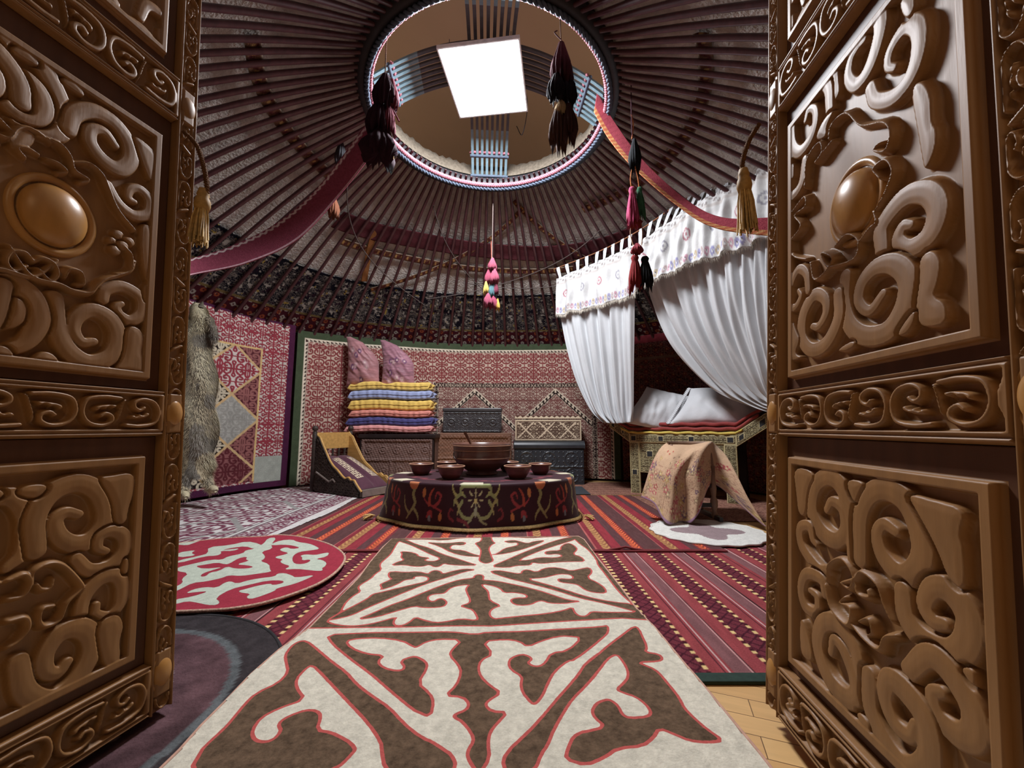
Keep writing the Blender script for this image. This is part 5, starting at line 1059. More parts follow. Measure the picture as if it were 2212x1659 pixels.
for nm, (xa, xb, yt, yb, dx), m, lb, sd in (('a', (750, 822, 727, 834, -.05), M_pil, 'dusty pink pillow standing on the quilts, the left of two', 1), ('b', (824, 898, 734, 838, -.07), M_pil2, 'creased mauve pillow standing on the quilts, the right of two', 2)):
    Y = QY + .13; a, b = at(xa, (yt + yb) / 2, Y), at(xb, (yt + yb) / 2, Y); c = (a + b) / 2; hw_ = (b[0] - a[0]) / 2; hh = (at(xa, yt, Y)[2] - at(xa, yb, Y)[2]) / 2
    root = thing('pillow', lb, 'pillow', (c[0], Y, c[2] - hh))
    n = 44; U, V = np.meshgrid(np.linspace(-1, 1, n), np.linspace(-1, 1, n), indexing='ij')
    prof = np.clip((1 - U ** 2) * (1 - V ** 2), 0, 1) ** .5
    top = np.clip((V + .1) / 1.1, 0, 1) ** 1.3; px = U * (1 - .10 * (1 - V ** 2)) * hw_; px = px * (1 - .55 * top * (U > 0) * 1.0) - hw_ * .12 * top   # right shoulder slumps, left corner points up
    pz = V * hh - np.clip(U + .75, 0, 2) * .19 * hh * top * 1.6
    w = .018 * (vnoise(U + 3, V * 2.6 + U * 1.6 + 5, 3.2, sd) - .5)
    Vs = [np.stack([c[0] + px, Y + s * prof * .12 + w * prof * 1.5, c[2] + pz], -1).reshape(-1, 3) for s in (-1, 1)]
    F = grid_faces(n, n); A = np.zeros((n, n, 3)); A[:] = lin((172, 116, 120) if sd == 1 else (158, 106, 120)); rg = np.random.default_rng(sd)
    for k in range(9):
        q = np.hypot(U - rg.uniform(-.7, .6), V - rg.uniform(-.8, .5)); A[q < .13] = lin((186, 140, 146) if k % 2 else (118, 70, 104)); A[q < .05] = lin((206, 176, 170))
    raw('pillow_cover', np.concatenate(Vs), np.concatenate([F, F[:, ::-1] + n * n]), m, root, attrs={'Col': np.tile(A.reshape(-1, 3), (2, 1))})
# ------------------------------------------------------------------ carved low armchair at the left of the table
CH = thing('carved_armchair', 'low carved wooden armchair with sloping sides, left of the round table', 'chair', (-2.25, 4.54, .024), math.radians(-29.5))
M_yel = mk('honey_wood', (196, 148, 70), rough=.45, ns=6, na=.2, stretch=(1, 6, 6))
M_dk = mk('chair_dark_wood', (62, 50, 44), rough=.5, ns=12, na=.35, bump=.5, bs=50)
prof = [(0, .0), (0, .66), (.03, .62), (.07, .60), (.12, .53), (.19, .44), (.26, .35), (.33, .29), (.40, .25), (.47, .20), (.53, .17), (.58, .185), (.62, .16), (.67, .16), (.71, .12), (.79, .05), (.79, .0)]
def lobj(mb, nm, m, par=CH, **k): return mb.build(nm, m, par, world=False, **k)
for yy, nm in ((0.0, 'side_panel'), (.44, 'side_panel')):
    o = lobj(MB().prism(prof, lambda a, b, t: (a, t, b), yy, yy + .03), nm, M_dk if yy == 0 else M_yel); bevel(o, .004)
# honey-coloured edge on the near side and inner face
lobj(MB().tube([(a, .016, b + .004) for a, b in catmull(prof[1:-1], 4)], .012, 6), 'side_edge', M_yel, smooth=True)
lobj(MB().tube([(a, .456, b + .004) for a, b in catmull(prof[1:-1], 4)], .012, 6), 'side_edge', M_yel, smooth=True)
n, m = 110, 90; U, V = np.meshgrid(np.linspace(.02, .77, n), np.linspace(.02, .64, m), indexing='ij'); lim = np.interp(U, [p[0] for p in prof[1:-1]], [p[1] for p in prof[1:-1]]) - .02
V2 = V * lim / .66 * 1.02; hh_ = .008 * (horns(U + V2 * .4, V2, .17, 1.6) > 0) + .004 * vnoise(U, V2, 30, 2)
lobj(MB(), 'x', None) if False else grid('carved_side', np.stack([U, -.001 - hh_, V2], -1), M_dk, CH, world=False)
lobj(MB().tube([(.07, -.012, .22), (.2, -.014, .17), (.3, -.014, .13), (.36, -.012, .16), (.40, -.012, .13)], .011, 6), 'side_scroll', mk('worn_wood', (120, 106, 98), rough=.4), smooth=True)
for yy in (-.005, .475): lobj(MB().lathe([(.0, .74), (.022, .735), (.034, .715), (.03, .69), (.016, .68), (.026, .665), (.026, .0)], (0, yy, 0), 16), 'back_post', M_dk, smooth=True)
bevel(lobj(MB().box((-.012, .02, .47), (.018, .45, .66)), 'back_rail', M_yel), .005)
bevel(lobj(MB().box((-.012, .02, .31), (.018, .45, .37)), 'back_rail', M_yel), .005)
for k in range(5): lobj(MB().lathe([(.010, .37), (.018, .39), (.010, .41), (.016, .43), (.010, .455), (.014, .47)], (.003, .07 + k * .082, 0), 12), 'back_spindle', M_dk, smooth=True)
bevel(lobj(MB().prism([(0, .13), (0, .18), (.77, .07), (.77, .02)], lambda a, b, t: (a, t, b), .03, .44), 'seat_board', M_dk), .004)
lobj(MB().box((.76, .02, .0), (.80, .45, .07)), 'front_rail', mk('grey_wood', (130, 116, 108), rough=.6))
for (fx, fy) in ((.03, .02), (.03, .45), (.76, .02), (.76, .45)): lobj(MB().box((fx - .025, fy - .02, -.0), (fx + .025, fy + .02, .06)), 'foot', M_dk)
Rz = math.radians(-29.5); cR, sR = math.cos(Rz), math.sin(Rz)
def c2w(p): return np.array([-2.25 + p[0] * cR - p[1] * sR, 4.54 + p[0] * sR + p[1] * cR, .024 + p[2]])
def c2v(v): return np.array([v[0] * cR - v[1] * sR, v[0] * sR + v[1] * cR, v[2]])
M_cush = mk('maroon_velvet', attr='Col', rough=.8, ns=40, na=.15, sheen=.3)
cu = thing('seat_cushion', 'maroon cushion with cream lattice bands lying on the low armchair', 'cushion', c2w((.4, .22, .17)))
n = 70; U, V = np.meshgrid(np.linspace(-1, 1, n), np.linspace(-1, 1, n), indexing='ij'); pr = np.clip((1 - U ** 4) * (1 - V ** 4), 0, 1) ** .5
top = np.array([c2w((.40 + .36 * u, .235 + .195 * v, .20 - .155 * u + .085 * p * (1 - .35 * math.exp(-(v / .12) ** 2)))) for u, v, p in zip(U.ravel(), V.ravel(), pr.ravel())]).reshape(n, n, 3)
bot = np.array([c2w((.40 + .36 * u, .235 + .195 * v, .185 - .155 * u - .02 * p)) for u, v, p in zip(U.ravel(), V.ravel(), pr.ravel())]).reshape(n, n, 3)
A = np.zeros(U.shape + (3,)); A[:] = lin((86, 42, 60)); b = np.abs(np.abs(V) - .5) < .2; z = (((U * 5 + V * 4) % 1 < .42) ^ ((U * 5 - V * 4) % 1 < .42)); A[b & z & (np.abs(U) < .62)] = lin((226, 206, 168))
A2 = np.zeros_like(A); A2[:] = lin((86, 42, 60)); F = grid_faces(n, n)
raw('cushion_cover', np.concatenate([top.reshape(-1, 3), bot.reshape(-1, 3)]), np.concatenate([F, F[:, ::-1] + n * n]), M_cush, cu, attrs={'Col': np.concatenate([A.reshape(-1, 3), A2.reshape(-1, 3)])})

# ================================================================== ROUND TABLE, CAULDRON, BOWLS
TX, TY, TZ, TA, TB = -.255, 3.40, .345, .77, .55
tb = thing('low_table', 'low round wooden table under the maroon embroidered cloth', 'table', (TX, TY, .02))
MB().lathe([(.0, TZ - .012), (TA - .03, TZ - .012), (TA - .02, TZ - .025), (TA - .03, TZ - .05), (.0, TZ - .05)], (TX, TY, 0), 64, 1.0, TB / TA, cap=False).build('tabletop', M_brwood, tb, smooth=False)
for sx, sy in ((-.5, -.33), (.5, -.33), (-.5, .33), (.5, .33)): MB().frustum((TX + sx, TY + sy, .025), .05, .05, .07, .07, TZ - .075).build('leg', M_brwood, tb)
def cloth_col(an, r, V):
    """embroidery: an = bearing (0 = towards the door), V = drop below the rim in metres, r = ellipse radius on the top"""
    A = np.zeros(an.shape + (3,)); A[:] = lin((54, 14, 30)); x = an * .82 / .66
    def put(P, w, c, closed=False):
        nonlocal A
        Q = catmull(P, 5, closed); d = seg_dist(x, V, Q, np.full(len(Q), w) * (1 - .6 * np.linspace(0, 1, len(Q)) ** 3)); A[d > 0] = lin(c)
    def leaf(P, c):
        nonlocal A
        A[poly_sdf(x, V, chaikin(P, 2)) > 0] = lin(c)
    GR, OR, RD, BL = (150, 156, 96), (202, 130, 62), (162, 54, 62), (120, 136, 146)
    for o in (-1.86, 0.0, 1.86, 3.72, -3.72):                                      # big flower with curling green leaves
        for sg in (1, -1):
            f = lambda P: [(o + sg * a, b) for a, b in P]
            g = lambda P: [(o + sg * a / .66, b) for a, b in P]
            put(g([(.005, .004), (.06, .006), (.105, .016), (.115, .05), (.075, .085)]), .015, GR); put(g([(.10, .058), (.14, .075), (.165, .05), (.178, .01)]), .013, (176, 170, 96)); put(g([(.11, .06), (.15, .10), (.165, .145)]), .013, GR)
            put(g([(.10, .115), (.122, .165), (.085, .22), (.03, .225), (.012, .19)]), .014, GR); put(g([(.155, .105), (.125, .15), (.132, .205)]), .012, (170, 160, 96)); put(g([(.02, .2), (.04, .245), (.085, .275)]), .011, (150, 150, 104))
            leaf(g([(.010, .085), (.035, .05), (.052, .036), (.044, .066)]), (190, 180, 130)); leaf(g([(.015, .10), (.05, .098), (.062, .108), (.046, .118)]), (190, 180, 130)); leaf(g([(.01, .11), (.03, .14), (.038, .165), (.018, .145)]), (190, 180, 130)); put(g([(.165, .25), (.2, .22), (.19, .17), (.165, .18)]), .011, (130, 46, 56))
        A[np.hypot(x - o, V - .11) < .018] = lin((206, 186, 110)); leaf([(o - .01, .13), (o + .012, .13), (o + .015, .22), (o - .015, .22)], (160, 160, 130)); leaf([(o - .01, .09), (o + .01, .09), (o + .012, .03), (o - .012, .03)], (190, 180, 130))
        put([(o - .20, .235), (o - .10, .26), (o - .08, .30), (o - .18, .305)], .012, (130, 46, 56))
    for o in (-.60, .60, -1.26, 1.26, -2.46, 2.46, 3.12, -3.12):                     # side sprays with orange buds and red curls
        s = 1 if (o > 0) else -1; f = lambda P: [(o + s * a, b) for a, b in P]
        put(f([(-.20, .19), (-.1, .16), (.0, .13), (.06, .06)]), .008, RD); put(f([(-.1, .16), (-.16, .13), (-.19, .08), (-.14, .06), (-.12, .10)]), .012, RD); put(f([(-.04, .15), (-.05, .08), (-.10, .03)]), .014, (176, 70, 50))
        leaf(f([(.02, .10), (.0, .05), (.03, .02), (.06, .06), (.05, .10)]), OR); leaf(f([(-.18, .19), (-.21, .22), (-.19, .27), (-.15, .24)]), OR); leaf(f([(-.08, .18), (-.02, .19), (.0, .25), (-.05, .22), (-.09, .25)]), RD); leaf(f([(-.06, .22), (-.03, .22), (-.02, .26), (-.06, .27)]), BL)
        put(f([(.14, .0), (.2, .08), (.16, .14), (.22, .2), (.30, .26)]), .018, GR); put(f([(.18, .18), (.12, .22), (.1, .26)]), .012, GR); leaf(f([(.1, -.02), (.28, -.02), (.27, .03), (.2, .05), (.14, .04)]), (206, 120, 70)); put(f([(.26, .22), (.34, .17), (.36, .1)]), .012, GR)
    return A
nA, nR, nS = 700, 26, 52
an = np.linspace(-PI, PI, nA, endpoint=False)
rows, cols = [], []
for k in range(nR):                                                  # cloth over the top
    f = k / (nR - 1); rows.append(np.stack([TX + TA * f * np.sin(an), TY - TB * f * np.cos(an), np.full(nA, TZ + .002)], -1)); cc_ = cloth_col(an, f, np.full(nA, -(1 - f) * .5)); rr_ = f
    ring = (np.sin(an * 18) * .03 + f > .70) & (np.sin(an * 18) * .03 + f < .76); cc_[ring] = lin((120, 44, 54)); c_ = (f > .84) & (np.cos(an * 7 + .3) > .72); cc_[np.broadcast_to(c_, an.shape)] = lin((200, 190, 160)); cols.append(cc_)
flare = .015 + .03 * (np.exp(-((np.abs(an) - 1.3) / .20) ** 2)) + .03 * np.exp(-((np.abs(an) - 2.2) / .2) ** 2)
fold = np.cos(an * 11 + .6) * .012 + np.cos(an * 5) * .010
SK = TZ - .035
for k in range(1, nS):
    s = k / (nS - 1); rnd = min(s / .06, 1); o_ = .006 * math.sqrt(1 - (1 - rnd) ** 2)
    spread = o_ + (flare + fold) * s ** 1.1; X_ = TX + (TA + spread) * np.sin(an); Y_ = TY - (TB + spread) * np.cos(an)
    rows.append(np.stack([X_, Y_, np.full(nA, TZ + .002 - .006 * rnd - (SK - .004) * s)], -1)); cols.append(cloth_col(an, 1.0, np.full(nA, SK * s)))
clo = thing('tablecloth', 'maroon embroidered cloth with gold fringe draped over the low round table', 'tablecloth', (TX, TY, TZ))
P = np.stack(rows, 1); A = np.stack(cols, 1)
grid('cloth', P, mk('table_velvet', attr='Col', rough=.6, ns=40, na=.12, sheen=.15), clo, attrs={'Col': A}, cu=True, flip=True)
rg = np.random.default_rng(12); hem = P[:, -1]; fr = []
dirn = np.stack([np.sin(an), -np.cos(an), 0 * an], -1); zz = .004 * rg.standard_normal(nA)
V = np.stack([hem + dirn * .004 + np.array([0, 0, .018]), hem + dirn * .016 + np.stack([0 * an, 0 * an, .004 + zz * .3], -1), hem + dirn * (.024 + zz * 1.2)[:, None] - np.array([0, 0, .004]), hem + dirn * .01 - np.array([0, 0, .006])], 1)
tag(grid('fringe', V, mk('gold_fringe_dark', (150, 116, 58), rough=.7, ns=120, na=.5, bump=.8, bs=220), clo, cu=True, cv=True, flip=True), 'gold fringe along the hem')
for s in (-1, 1):
    i = int(np.argmin(np.abs(an - s * 1.3))); p = hem[i] + dirn[i] * .03; mb = MB()
    for k in range(26):
        q = rg.normal(0, 1, 3) * [.018, .018, .010]; mb.tube([p + np.array([0, 0, .014]), p + dirn[i] * .03 + q * .5 + [0, 0, .014], p + dirn[i] * .07 + q - [0, 0, .002]], .0025, 4)
    tag(mb.build('corner_tassel', M_gold2, clo, smooth=True), 'yellow tassel at the corner of the cloth')
M_bowl = mk('glazed_wood_bowl', (112, 66, 56), rough=.3, ns=14, na=.25, spec=.5, stretch=(1, 1, 6))
M_rim = mk('bowl_rim', (176, 130, 100), rough=.35, ns=30, na=.2)
M_caul = mk('cauldron_wood', (104, 66, 52), rough=.28, ns=8, na=.3, spec=.55, stretch=(1, 1, 8))
def bowl_proto(name, r, h):
    root = thing(name, 'x', 'bowl'); pr = [(.0, 0), (.52 * r, 0), (.58 * r, .03 * h), (.80 * r, .42 * h), (.96 * r, .86 * h), (r, h), (.95 * r, h), (.88 * r, .82 * h), (.6 * r, .25 * h), (.0, .14 * h)]
    MB().lathe(pr, (0, 0, 0), 40, cap=False).build('bowl_body', M_bowl, root, smooth=True, world=False)
    th = np.linspace(0, 2 * PI, 41)[:-1]; MB().tube(np.stack([.975 * r * np.cos(th), .975 * r * np.sin(th), np.full(40, h)], -1), .0045, 6, closed=True).build('rim', M_rim, root, smooth=True, world=False)
    return root
proto = bowl_proto('wooden_bowl', .1, .088)
bw = [(974, 1034, 1.08, 'brown wooden bowl at the front of the table, left of the centre'), (1118, 1033, 1.08, 'brown wooden bowl at the front of the table, right of the centre'), (910, 1025, 1.02, 'brown wooden bowl at the left end of the table, beside the armchair'), (1167, 1024, .98, 'brown wooden bowl at the right end of the table, before the black chest'), (966, 1018, .95, 'brown wooden bowl half hidden behind the front left bowl'), (1098, 1018, .95, 'brown wooden bowl partly hidden behind the right side of the big wooden pot')]
for i, (px, py, s, lb) in enumerate(bw):
    o = proto if i == 0 else copy_tree(proto); q = flo(px, py, TZ + .004); o.location = tuple(q); o.scale = (s, s, s); tag(o, lb, 'bowl', 'bowls on the round table'); o.rotation_euler = (0, 0, i * 1.3)
CXW, CYW = float(at(1041, 1000, 3.42)[0]), 3.42
cd = thing('wooden_pot', 'large turned wooden pot with ring handles in the middle of the round table', 'pot', (CXW, CYW, TZ + .004))
R0, b0 = .245, TZ + .004
pr = [(.0, 0), (.13, 0), (.14, .012), (.12, .03), (.16, .055), (.215, .10), (.238, .135), (.242, .20), (.245, .24), (.25, .262), (.232, .262), (.226, .235), (.20, .13), (.1, .06), (0, .05)]
MB().lathe([(a, b0 + b) for a, b in pr], (CXW, CYW, 0), 64, cap=False).build('pot_body', M_caul, cd, smooth=True)
for z, r, t in ((.245, .249, .004), (.206, .2435, .004), (.142, .241, .005)):
    th = np.linspace(0, 2 * PI, 65)[:-1]; MB().tube(np.stack([CXW + r * np.cos(th), CYW + r * np.sin(th), np.full(64, b0 + z)], -1), t, 6, closed=True).build('turned_band', M_rim, cd, smooth=True)
for a in (-2.45, .7):
    d = np.array([math.cos(a), math.sin(a), 0]); t_ = np.array([-d[1], d[0], 0]); c = np.array([CXW, CYW, b0 + .19]) + d * .25
    MB().tube([c + t_ * .032 * math.cos(q) + np.array([0, 0, .036 * math.sin(q) - .012]) + d * .012 for q in np.linspace(-PI - .4, .4, 18)], .005, 6).build('ring_handle', mk('iron', (96, 84, 78), rough=.4, metal=.6), cd, smooth=True)
ld = thing('ladle', 'wooden ladle leaning in the big wooden pot', 'ladle', (CXW - .06, CYW + .05, b0 + .08))
p0, p1 = np.array([CXW - .02, CYW + .03, b0 + .10]), at(1004, 934, CYW + .02); MB().tube([p0, p0 * .5 + p1 * .5 + [0, 0, .006], p1], [.011, .010, .013], 8).build('ladle_handle', M_brwood, ld, smooth=True)
MB().lathe([(0, -.03), (.03, -.025), (.045, 0), (.04, 0), (.026, -.02), (0, -.024)], p0 + [.03, 0, -.0], 20, cap=False).build('ladle_scoop', M_brwood, ld, smooth=True)

# ================================================================== BED WITH CURTAINS
BA, BB = np.array([1.36, 4.60, 0]), np.array([2.20, 3.90, 0]); be = (BB - BA) / np.linalg.norm(BB - BA); bb = np.array([-be[1], be[0], 0]); BL_ = float(np.linalg.norm(BB - BA)); bz = np.array([0, 0, 1.0])
M_bone = mk('bone_inlay', attr='Col', rough=.55, ns=60, na=.15, bump=.5, bs=140)
bed = thing('carved_bed', 'low bed faced with cream carved bone panels and small black squares, behind the white curtains', 'bed', BA + be * BL_ / 2)
def bone_panel(o, ex, ez, name, squares=(), par=bed, thick=.03, st=.005, seed=0):
    o, ex, ez = map(np.asarray, (o, ex, ez)); w, h = np.linalg.norm(ex), np.linalg.norm(ez); n, m = max(int(w / st), 4), max(int(h / st), 4)
    U, V = np.meshgrid(np.linspace(0, w, n), np.linspace(0, h, m), indexing='ij'); nn = np.cross(ex, ez); nn /= np.linalg.norm(nn)
    A = np.zeros(U.shape + (3,)); A[:] = lin((180, 166, 118)); d = horns(U, V + seed * .03, .085, 1.3); paint(A, d > .0, (84, 72, 46)); e = np.minimum(np.minimum(U, w - U), np.minimum(V, h - V)); A[e < .009] = lin((196, 182, 130)); A[(e > .009) & (e < .013)] = lin((110, 92, 56))
    hgt = .004 * (d > .0) * (e > .012) - .0 * U
    for (a, b, s_) in squares:
        q = (np.abs(U - a) < s_) & (np.abs(V - b) < s_); A[q] = lin((44, 44, 46)); q2 = q & (np.maximum(np.abs(U - a), np.abs(V - b)) > s_ - .006); A[q2] = lin((214, 198, 144)); hgt[q] = .006
    pd = lambda X_: np.pad(X_, 1, mode='edge'); hp = np.pad(-hgt, 1, constant_values=-thick); 
    P = o + pd(U)[..., None] * ex / w + pd(V)[..., None] * ez / h + np.where(hp == -thick, -thick, -hp)[..., None] * nn
    return grid(name, P, M_bone, par, attrs={'Col': np.pad(A, ((1, 1), (1, 1), (0, 0)), mode='edge')})
ZT, ZR, ZB = .665, .575, .24
bone_panel(BA + bz * ZR, be * BL_, bz * (ZT - ZR), 'front_rail', [(.05, .045, .032), (BL_ * .33, .045, .03), (BL_ * .62, .045, .03), (BL_ - .05, .045, .034)])
for o, nm in ((BA, 'left_leg'), (BB - be * .11, 'right_leg')): bone_panel(o + bz * .0, be * .11, bz * ZR, 'front_leg', [(.055, .24, .034), (.055, .49, .0)], seed=1)
bone_panel(BA + be * .11 + bz * ZB + bb * .012, be * (BL_ - .22), bz * (ZR - ZB), 'apron', [(.12, .21, .036), (.43, .21, .036), (.74, .21, .036), (.12, .06, .0)], seed=2)
MB().prism([(0, 0), (BL_, 0), (BL_, .56), (0, .56)], lambda a, b, t: BA + be * a + bb * (b + .035) + bz * t, ZT - .1, ZT - .02).build('bed_base', M_dkwood2, bed)
for a in (.05, BL_ - .05): MB().prism([(-.04, -.04), (.04, -.04), (.04, .04), (-.04, .04)], lambda p, q, t: BA + be * (a + p) + bb * (.54 + q) + bz * t, 0, ZT - .1).build('rear_leg', M_dkwood2, bed)
fl, fr_ = -be * .24 + bz * .17, be * .34 + bz * .24
bone_panel(BA + fl + bz * (ZR + .0), -fl, bz * (ZT - ZR + .03), 'left_headboard_front', [(.05, .06, .03), (.2, .06, .02)], seed=3)
bone_panel(BB + bz * (ZR - .02), fr_, bz * (ZT - ZR + .05), 'right_headboard_front', [(.06, .06, .032), (.28, .07, .036)], seed=4)
for o, v in ((BA, fl), (BB, fr_)): MB().prism([(0, 0), (1, 0), (1, .56), (0, .56)], lambda a, b, t: o + v * a + bb * (b + .03) + bz * t, ZT - .02, ZT + .01).build('sloping_headboard', M_dkwood2, bed)
bone_panel(BB + bb * .56 + bz * .0, -bb * .56, bz * ZR, 'side_panel', [(.28, .3, .04)], seed=5) if False else None
def slab(name, s0, s1, d0, d1, z0, z1, rise, col, label, seed, group=None, wr=.006):
    k, n = 32, 80; th = np.linspace(0, 2 * PI, k, endpoint=False); c, s = np.cos(th), np.sin(th); sq = lambda v, p: np.sign(v) * np.abs(v) ** p
    V = []
    for t in np.linspace(s0, s1, n):
        zz = rise(t) + (z0 + z1) / 2 + (z1 - z0) / 2 * sq(s, .5) + .004 * math.sin(t * 30 + seed); dd = (d0 + d1) / 2 + (d1 - d0) / 2 * sq(c, .3) - wr * np.clip(-c, 0, 1) * (np.sin(t * 60 + 4 * math.sin(t * 7 + seed) + s * 2))
        V.append(BA + be * t + bb * dd[:, None] + bz * zz[:, None])
    V = np.array(V); V = np.concatenate([V[:1].mean(1, keepdims=True).repeat(k, 1), V, V[-1:].mean(1, keepdims=True).repeat(k, 1)])
    o = grid(name, V, mk('bed_quilt', col, rough=.7, ns=20, na=.15, bump=.3, bs=100, sheen=.3), None, cv=True); return tag(o, label, 'quilt', group)
rise = lambda t: .62 * max(0, -t - .0) * .9 + .66 * max(0, t - BL_)
slab('bed_quilt', -.10, BL_ + .06, -.012, .54, ZT + .002, ZT + .038, rise, (214, 186, 56), 'yellow quilt lying lowest on the bed, showing as a bright strip', 1, 'quilts on the bed')
slab('bed_quilt', -.17, BL_ + .20, -.004, .54, ZT + .040, ZT + .086, rise, (150, 48, 40), 'red quilt on the bed directly above the yellow one', 2, 'quilts on the bed')
slab('bed_quilt', -.19, BL_ + .26, .004, .54, ZT + .088, ZT + .134, rise, (146, 42, 38), 'red quilt on top of the bed, under the white pillows', 3, 'quilts on the bed')
M_white = mk('white_cotton', (208, 209, 212), rough=.85, ns=8, na=.05, bump=.25, bs=25, sheen=.2)
def bed_pillow(label, c4_, Y4, thick, pw, seed):
    p = [at(x, y, Y) for (x, y), Y in zip(c4_, Y4)]; c = sum(p) / 4; ax = ((p[1] + p[2]) - (p[0] + p[3])) / 4; ay = ((p[0] + p[1]) - (p[3] + p[2])) / 4
    nn = np.cross(ax, ay); nn /= np.linalg.norm(nn); root = thing('bed_pillow', label, 'pillow', c - bz * .1)
    pillow_mesh('pillowcase', c, ax * 1.12, ay * 1.12, nn * thick, M_white, root, pinch=.07, seed=seed, wr=.02, pw=pw); return root, c, ax * 1.12, ay * 1.12
bed_pillow('plain white pillow on the bed beside the left curtain', [(1405, 832), (1500, 872), (1462, 925), (1345, 918)], [4.62, 4.55, 4.42, 4.46], .10, .42, 4)
root, c, ax, ay = bed_pillow('white pillow with a scalloped lace edge on the bed beneath the right curtain', [(1512, 842), (1660, 842), (1650, 915), (1446, 912)], [4.45, 4.1, 3.98, 4.28], .12, .45, 6)
mb = MB()
for i in range(24):
    t = -1 + 2 * i / 23; q = c - ax * 1.0 + ay * t * .97; mb.tube([q + ax * .0, q - ax * .05 + ay * .03, q - ax * .08, q - ax * .05 - ay * .03, q], .008, 5)
mb.build('lace_edge', M_white, root, smooth=True)
# curtains
def pleat(P, n_pl, amp, grow=1.0, gather=None, seed=0):
    n, m = P.shape[:2]; u = np.linspace(0, 1, n)[:, None]; v = np.linspace(0, 1, m)[None]
    T = np.gradient(P, axis=0); B = np.gradient(P, axis=1); N_ = np.cross(T, B); N_ /= np.linalg.norm(N_, axis=-1, keepdims=True) + 1e-9
    w = np.sin(2 * PI * n_pl * (u + .02 * np.sin(9 * v + 5 * u)) + 1.5 * np.sin(u * 7 + seed)) + .4 * np.sin(2 * PI * n_pl * 2.3 * u + 2 + seed)
    return P + N_ * (amp * w * (.35 + .65 * np.sin(np.clip(v * grow, 0, 1) * PI / 2)))[..., None]
M_curt = mk('curtain_cotton', (202, 205, 208), rough=.8, ns=6, na=.04, bump=.15, bs=120, sheen=.15)
def val_col(U, V):
    A = np.zeros(U.shape + (3,)); A[:] = lin((206, 206, 205)); b = (V > .80) & (V < .96); t = (U / .038) % 1; k = np.floor(U / .038).astype(int); q = np.hypot((t - .5) * 1.0, (V - .88) * 6)
    pal = np.array([lin(c) for c in ((186, 140, 154), (142, 140, 180), (186, 168, 136), (150, 146, 184), (176, 156, 154))]); m = b & (np.abs(q - .32) < .12); A[m] = pal[k % 5][m]
    m = b & (q < .1); A[m] = lin((90, 80, 90)); q = np.hypot(((U / .23) % 1 - .5) * 2.2, (V - .45) * 3.2); m = (np.abs(q - .26) < .05) | (q < .08); kk = np.floor(U / .23).astype(int); A[m] = np.where((kk % 2 == 0)[..., None], lin((176, 120, 130)), lin((150, 148, 158)))[m]
    m = (V < .14) & (np.sin(U * 90) * np.sin(V * 60 + U * 30) > .3); A[m] = lin((150, 142, 140)); A[(V > .15) & (V < .18)] = lin((190, 184, 180)); return A
def curtain(label, net, npl, amp, vtop, vbot, ntab, rope_pts, seed):
    c = np.array([[at(*p) for p in row] for row in net]); P = surf(c, 60, 150); P = np.swapaxes(P, 0, 1)
    root = thing('bed_curtain', label, 'curtain', P[0, 0])
    solid(grid('drape', pleat(P, npl, amp, 3, seed=seed), M_curt, root), .003, 0)
    a = catmull(np.array([at(*p) for p in vtop]), 30); b = catmull(np.array([at(*p) for p in vbot]), 30); v = np.linspace(0, 1, 40); Q = a[:, None] * (1 - v)[None, :, None] + b[:, None] * v[None, :, None]
    L = np.concatenate([[0], np.cumsum(np.linalg.norm(np.diff(a, axis=0), axis=1))]); idx = np.linspace(0, L[-1], 260); Q = np.stack([np.stack([np.interp(idx, L, Q[:, j, k]) for k in range(3)], -1) for j in range(40)], 1)
    Q = Q + np.array([-.02, -.05, 0]); Q = pleat(Q, npl * .9, amp * .9, 2, seed=seed + 2); U, V = np.meshgrid(idx, v, indexing='ij')
    Q[..., 2] += .012 * np.sin(U * 23 + seed) * V
    solid(grid('valance', Q, mk('valance_cotton', attr='Col', rough=.85, ns=30, na=.06, bump=.2, bs=80), root, attrs={'Col': val_col(U, V)}), .003, 0)
    rg = np.random.default_rng(seed); V3 = []; F3 = []
    for i in range(0, 260):
        p = Q[i, -1]
        for _ in range(2):
            q = p + rg.normal(0, .004, 3); l = rg.uniform(.015, .05); k = len(V3); V3 += [q + [-.002, 0, 0], q + [.002, 0, 0], q + [rg.normal(0, .006), -.004, -l]]; F3.append((k, k + 1, k + 2))
    raw('fringe', V3, F3, mk('fringe_thread', (206, 196, 180), rough=.9), root, smooth=False)
    rp = catmull(np.array([at(*p) for p in rope_pts]), 20); Lr = np.linspace(0, len(rp) - 1, ntab + 2)[1:-1]
    for i in range(ntab):
        f = (i + .5) / ntab; p = rp[int(f * (len(rp) - 1))]; j = int(f * 259); q = Q[j, 0]; d = rp[min(int(f * (len(rp) - 1)) + 1, len(rp) - 1)] - rp[max(int(f * (len(rp) - 1)) - 1, 0)]; d = d / np.linalg.norm(d); jt = rg.uniform(-.012, .012)
        mb = MB(); hw2 = .022; top = p + np.array([0, 0, .008]); V = [q - d * hw2 * .6 + [0, 0, -.02], q + d * hw2 * .6 + [0, 0, -.02], p + d * hw2 + [0, -.014, 0], p - d * hw2 + [0, -.014, 0], top + d * hw2, top - d * hw2, p + d * hw2 + [0, .014, -.0], p - d * hw2 + [0, .014, 0], q + d * hw2 * .5 + [0, .02, -.02], q - d * hw2 * .5 + [0, .02, -.02]]
        raw('tab', V, [(0, 1, 2, 3), (3, 2, 4, 5), (5, 4, 6, 7), (7, 6, 8, 9)], M_curt, root)
    return root
ROPE = [(1196, 582, 4.78), (1290, 545, 4.42), (1374, 502, 4.0), (1480, 430, 3.6), (1560, 383, 3.3), (1630, 340, 3.0)]
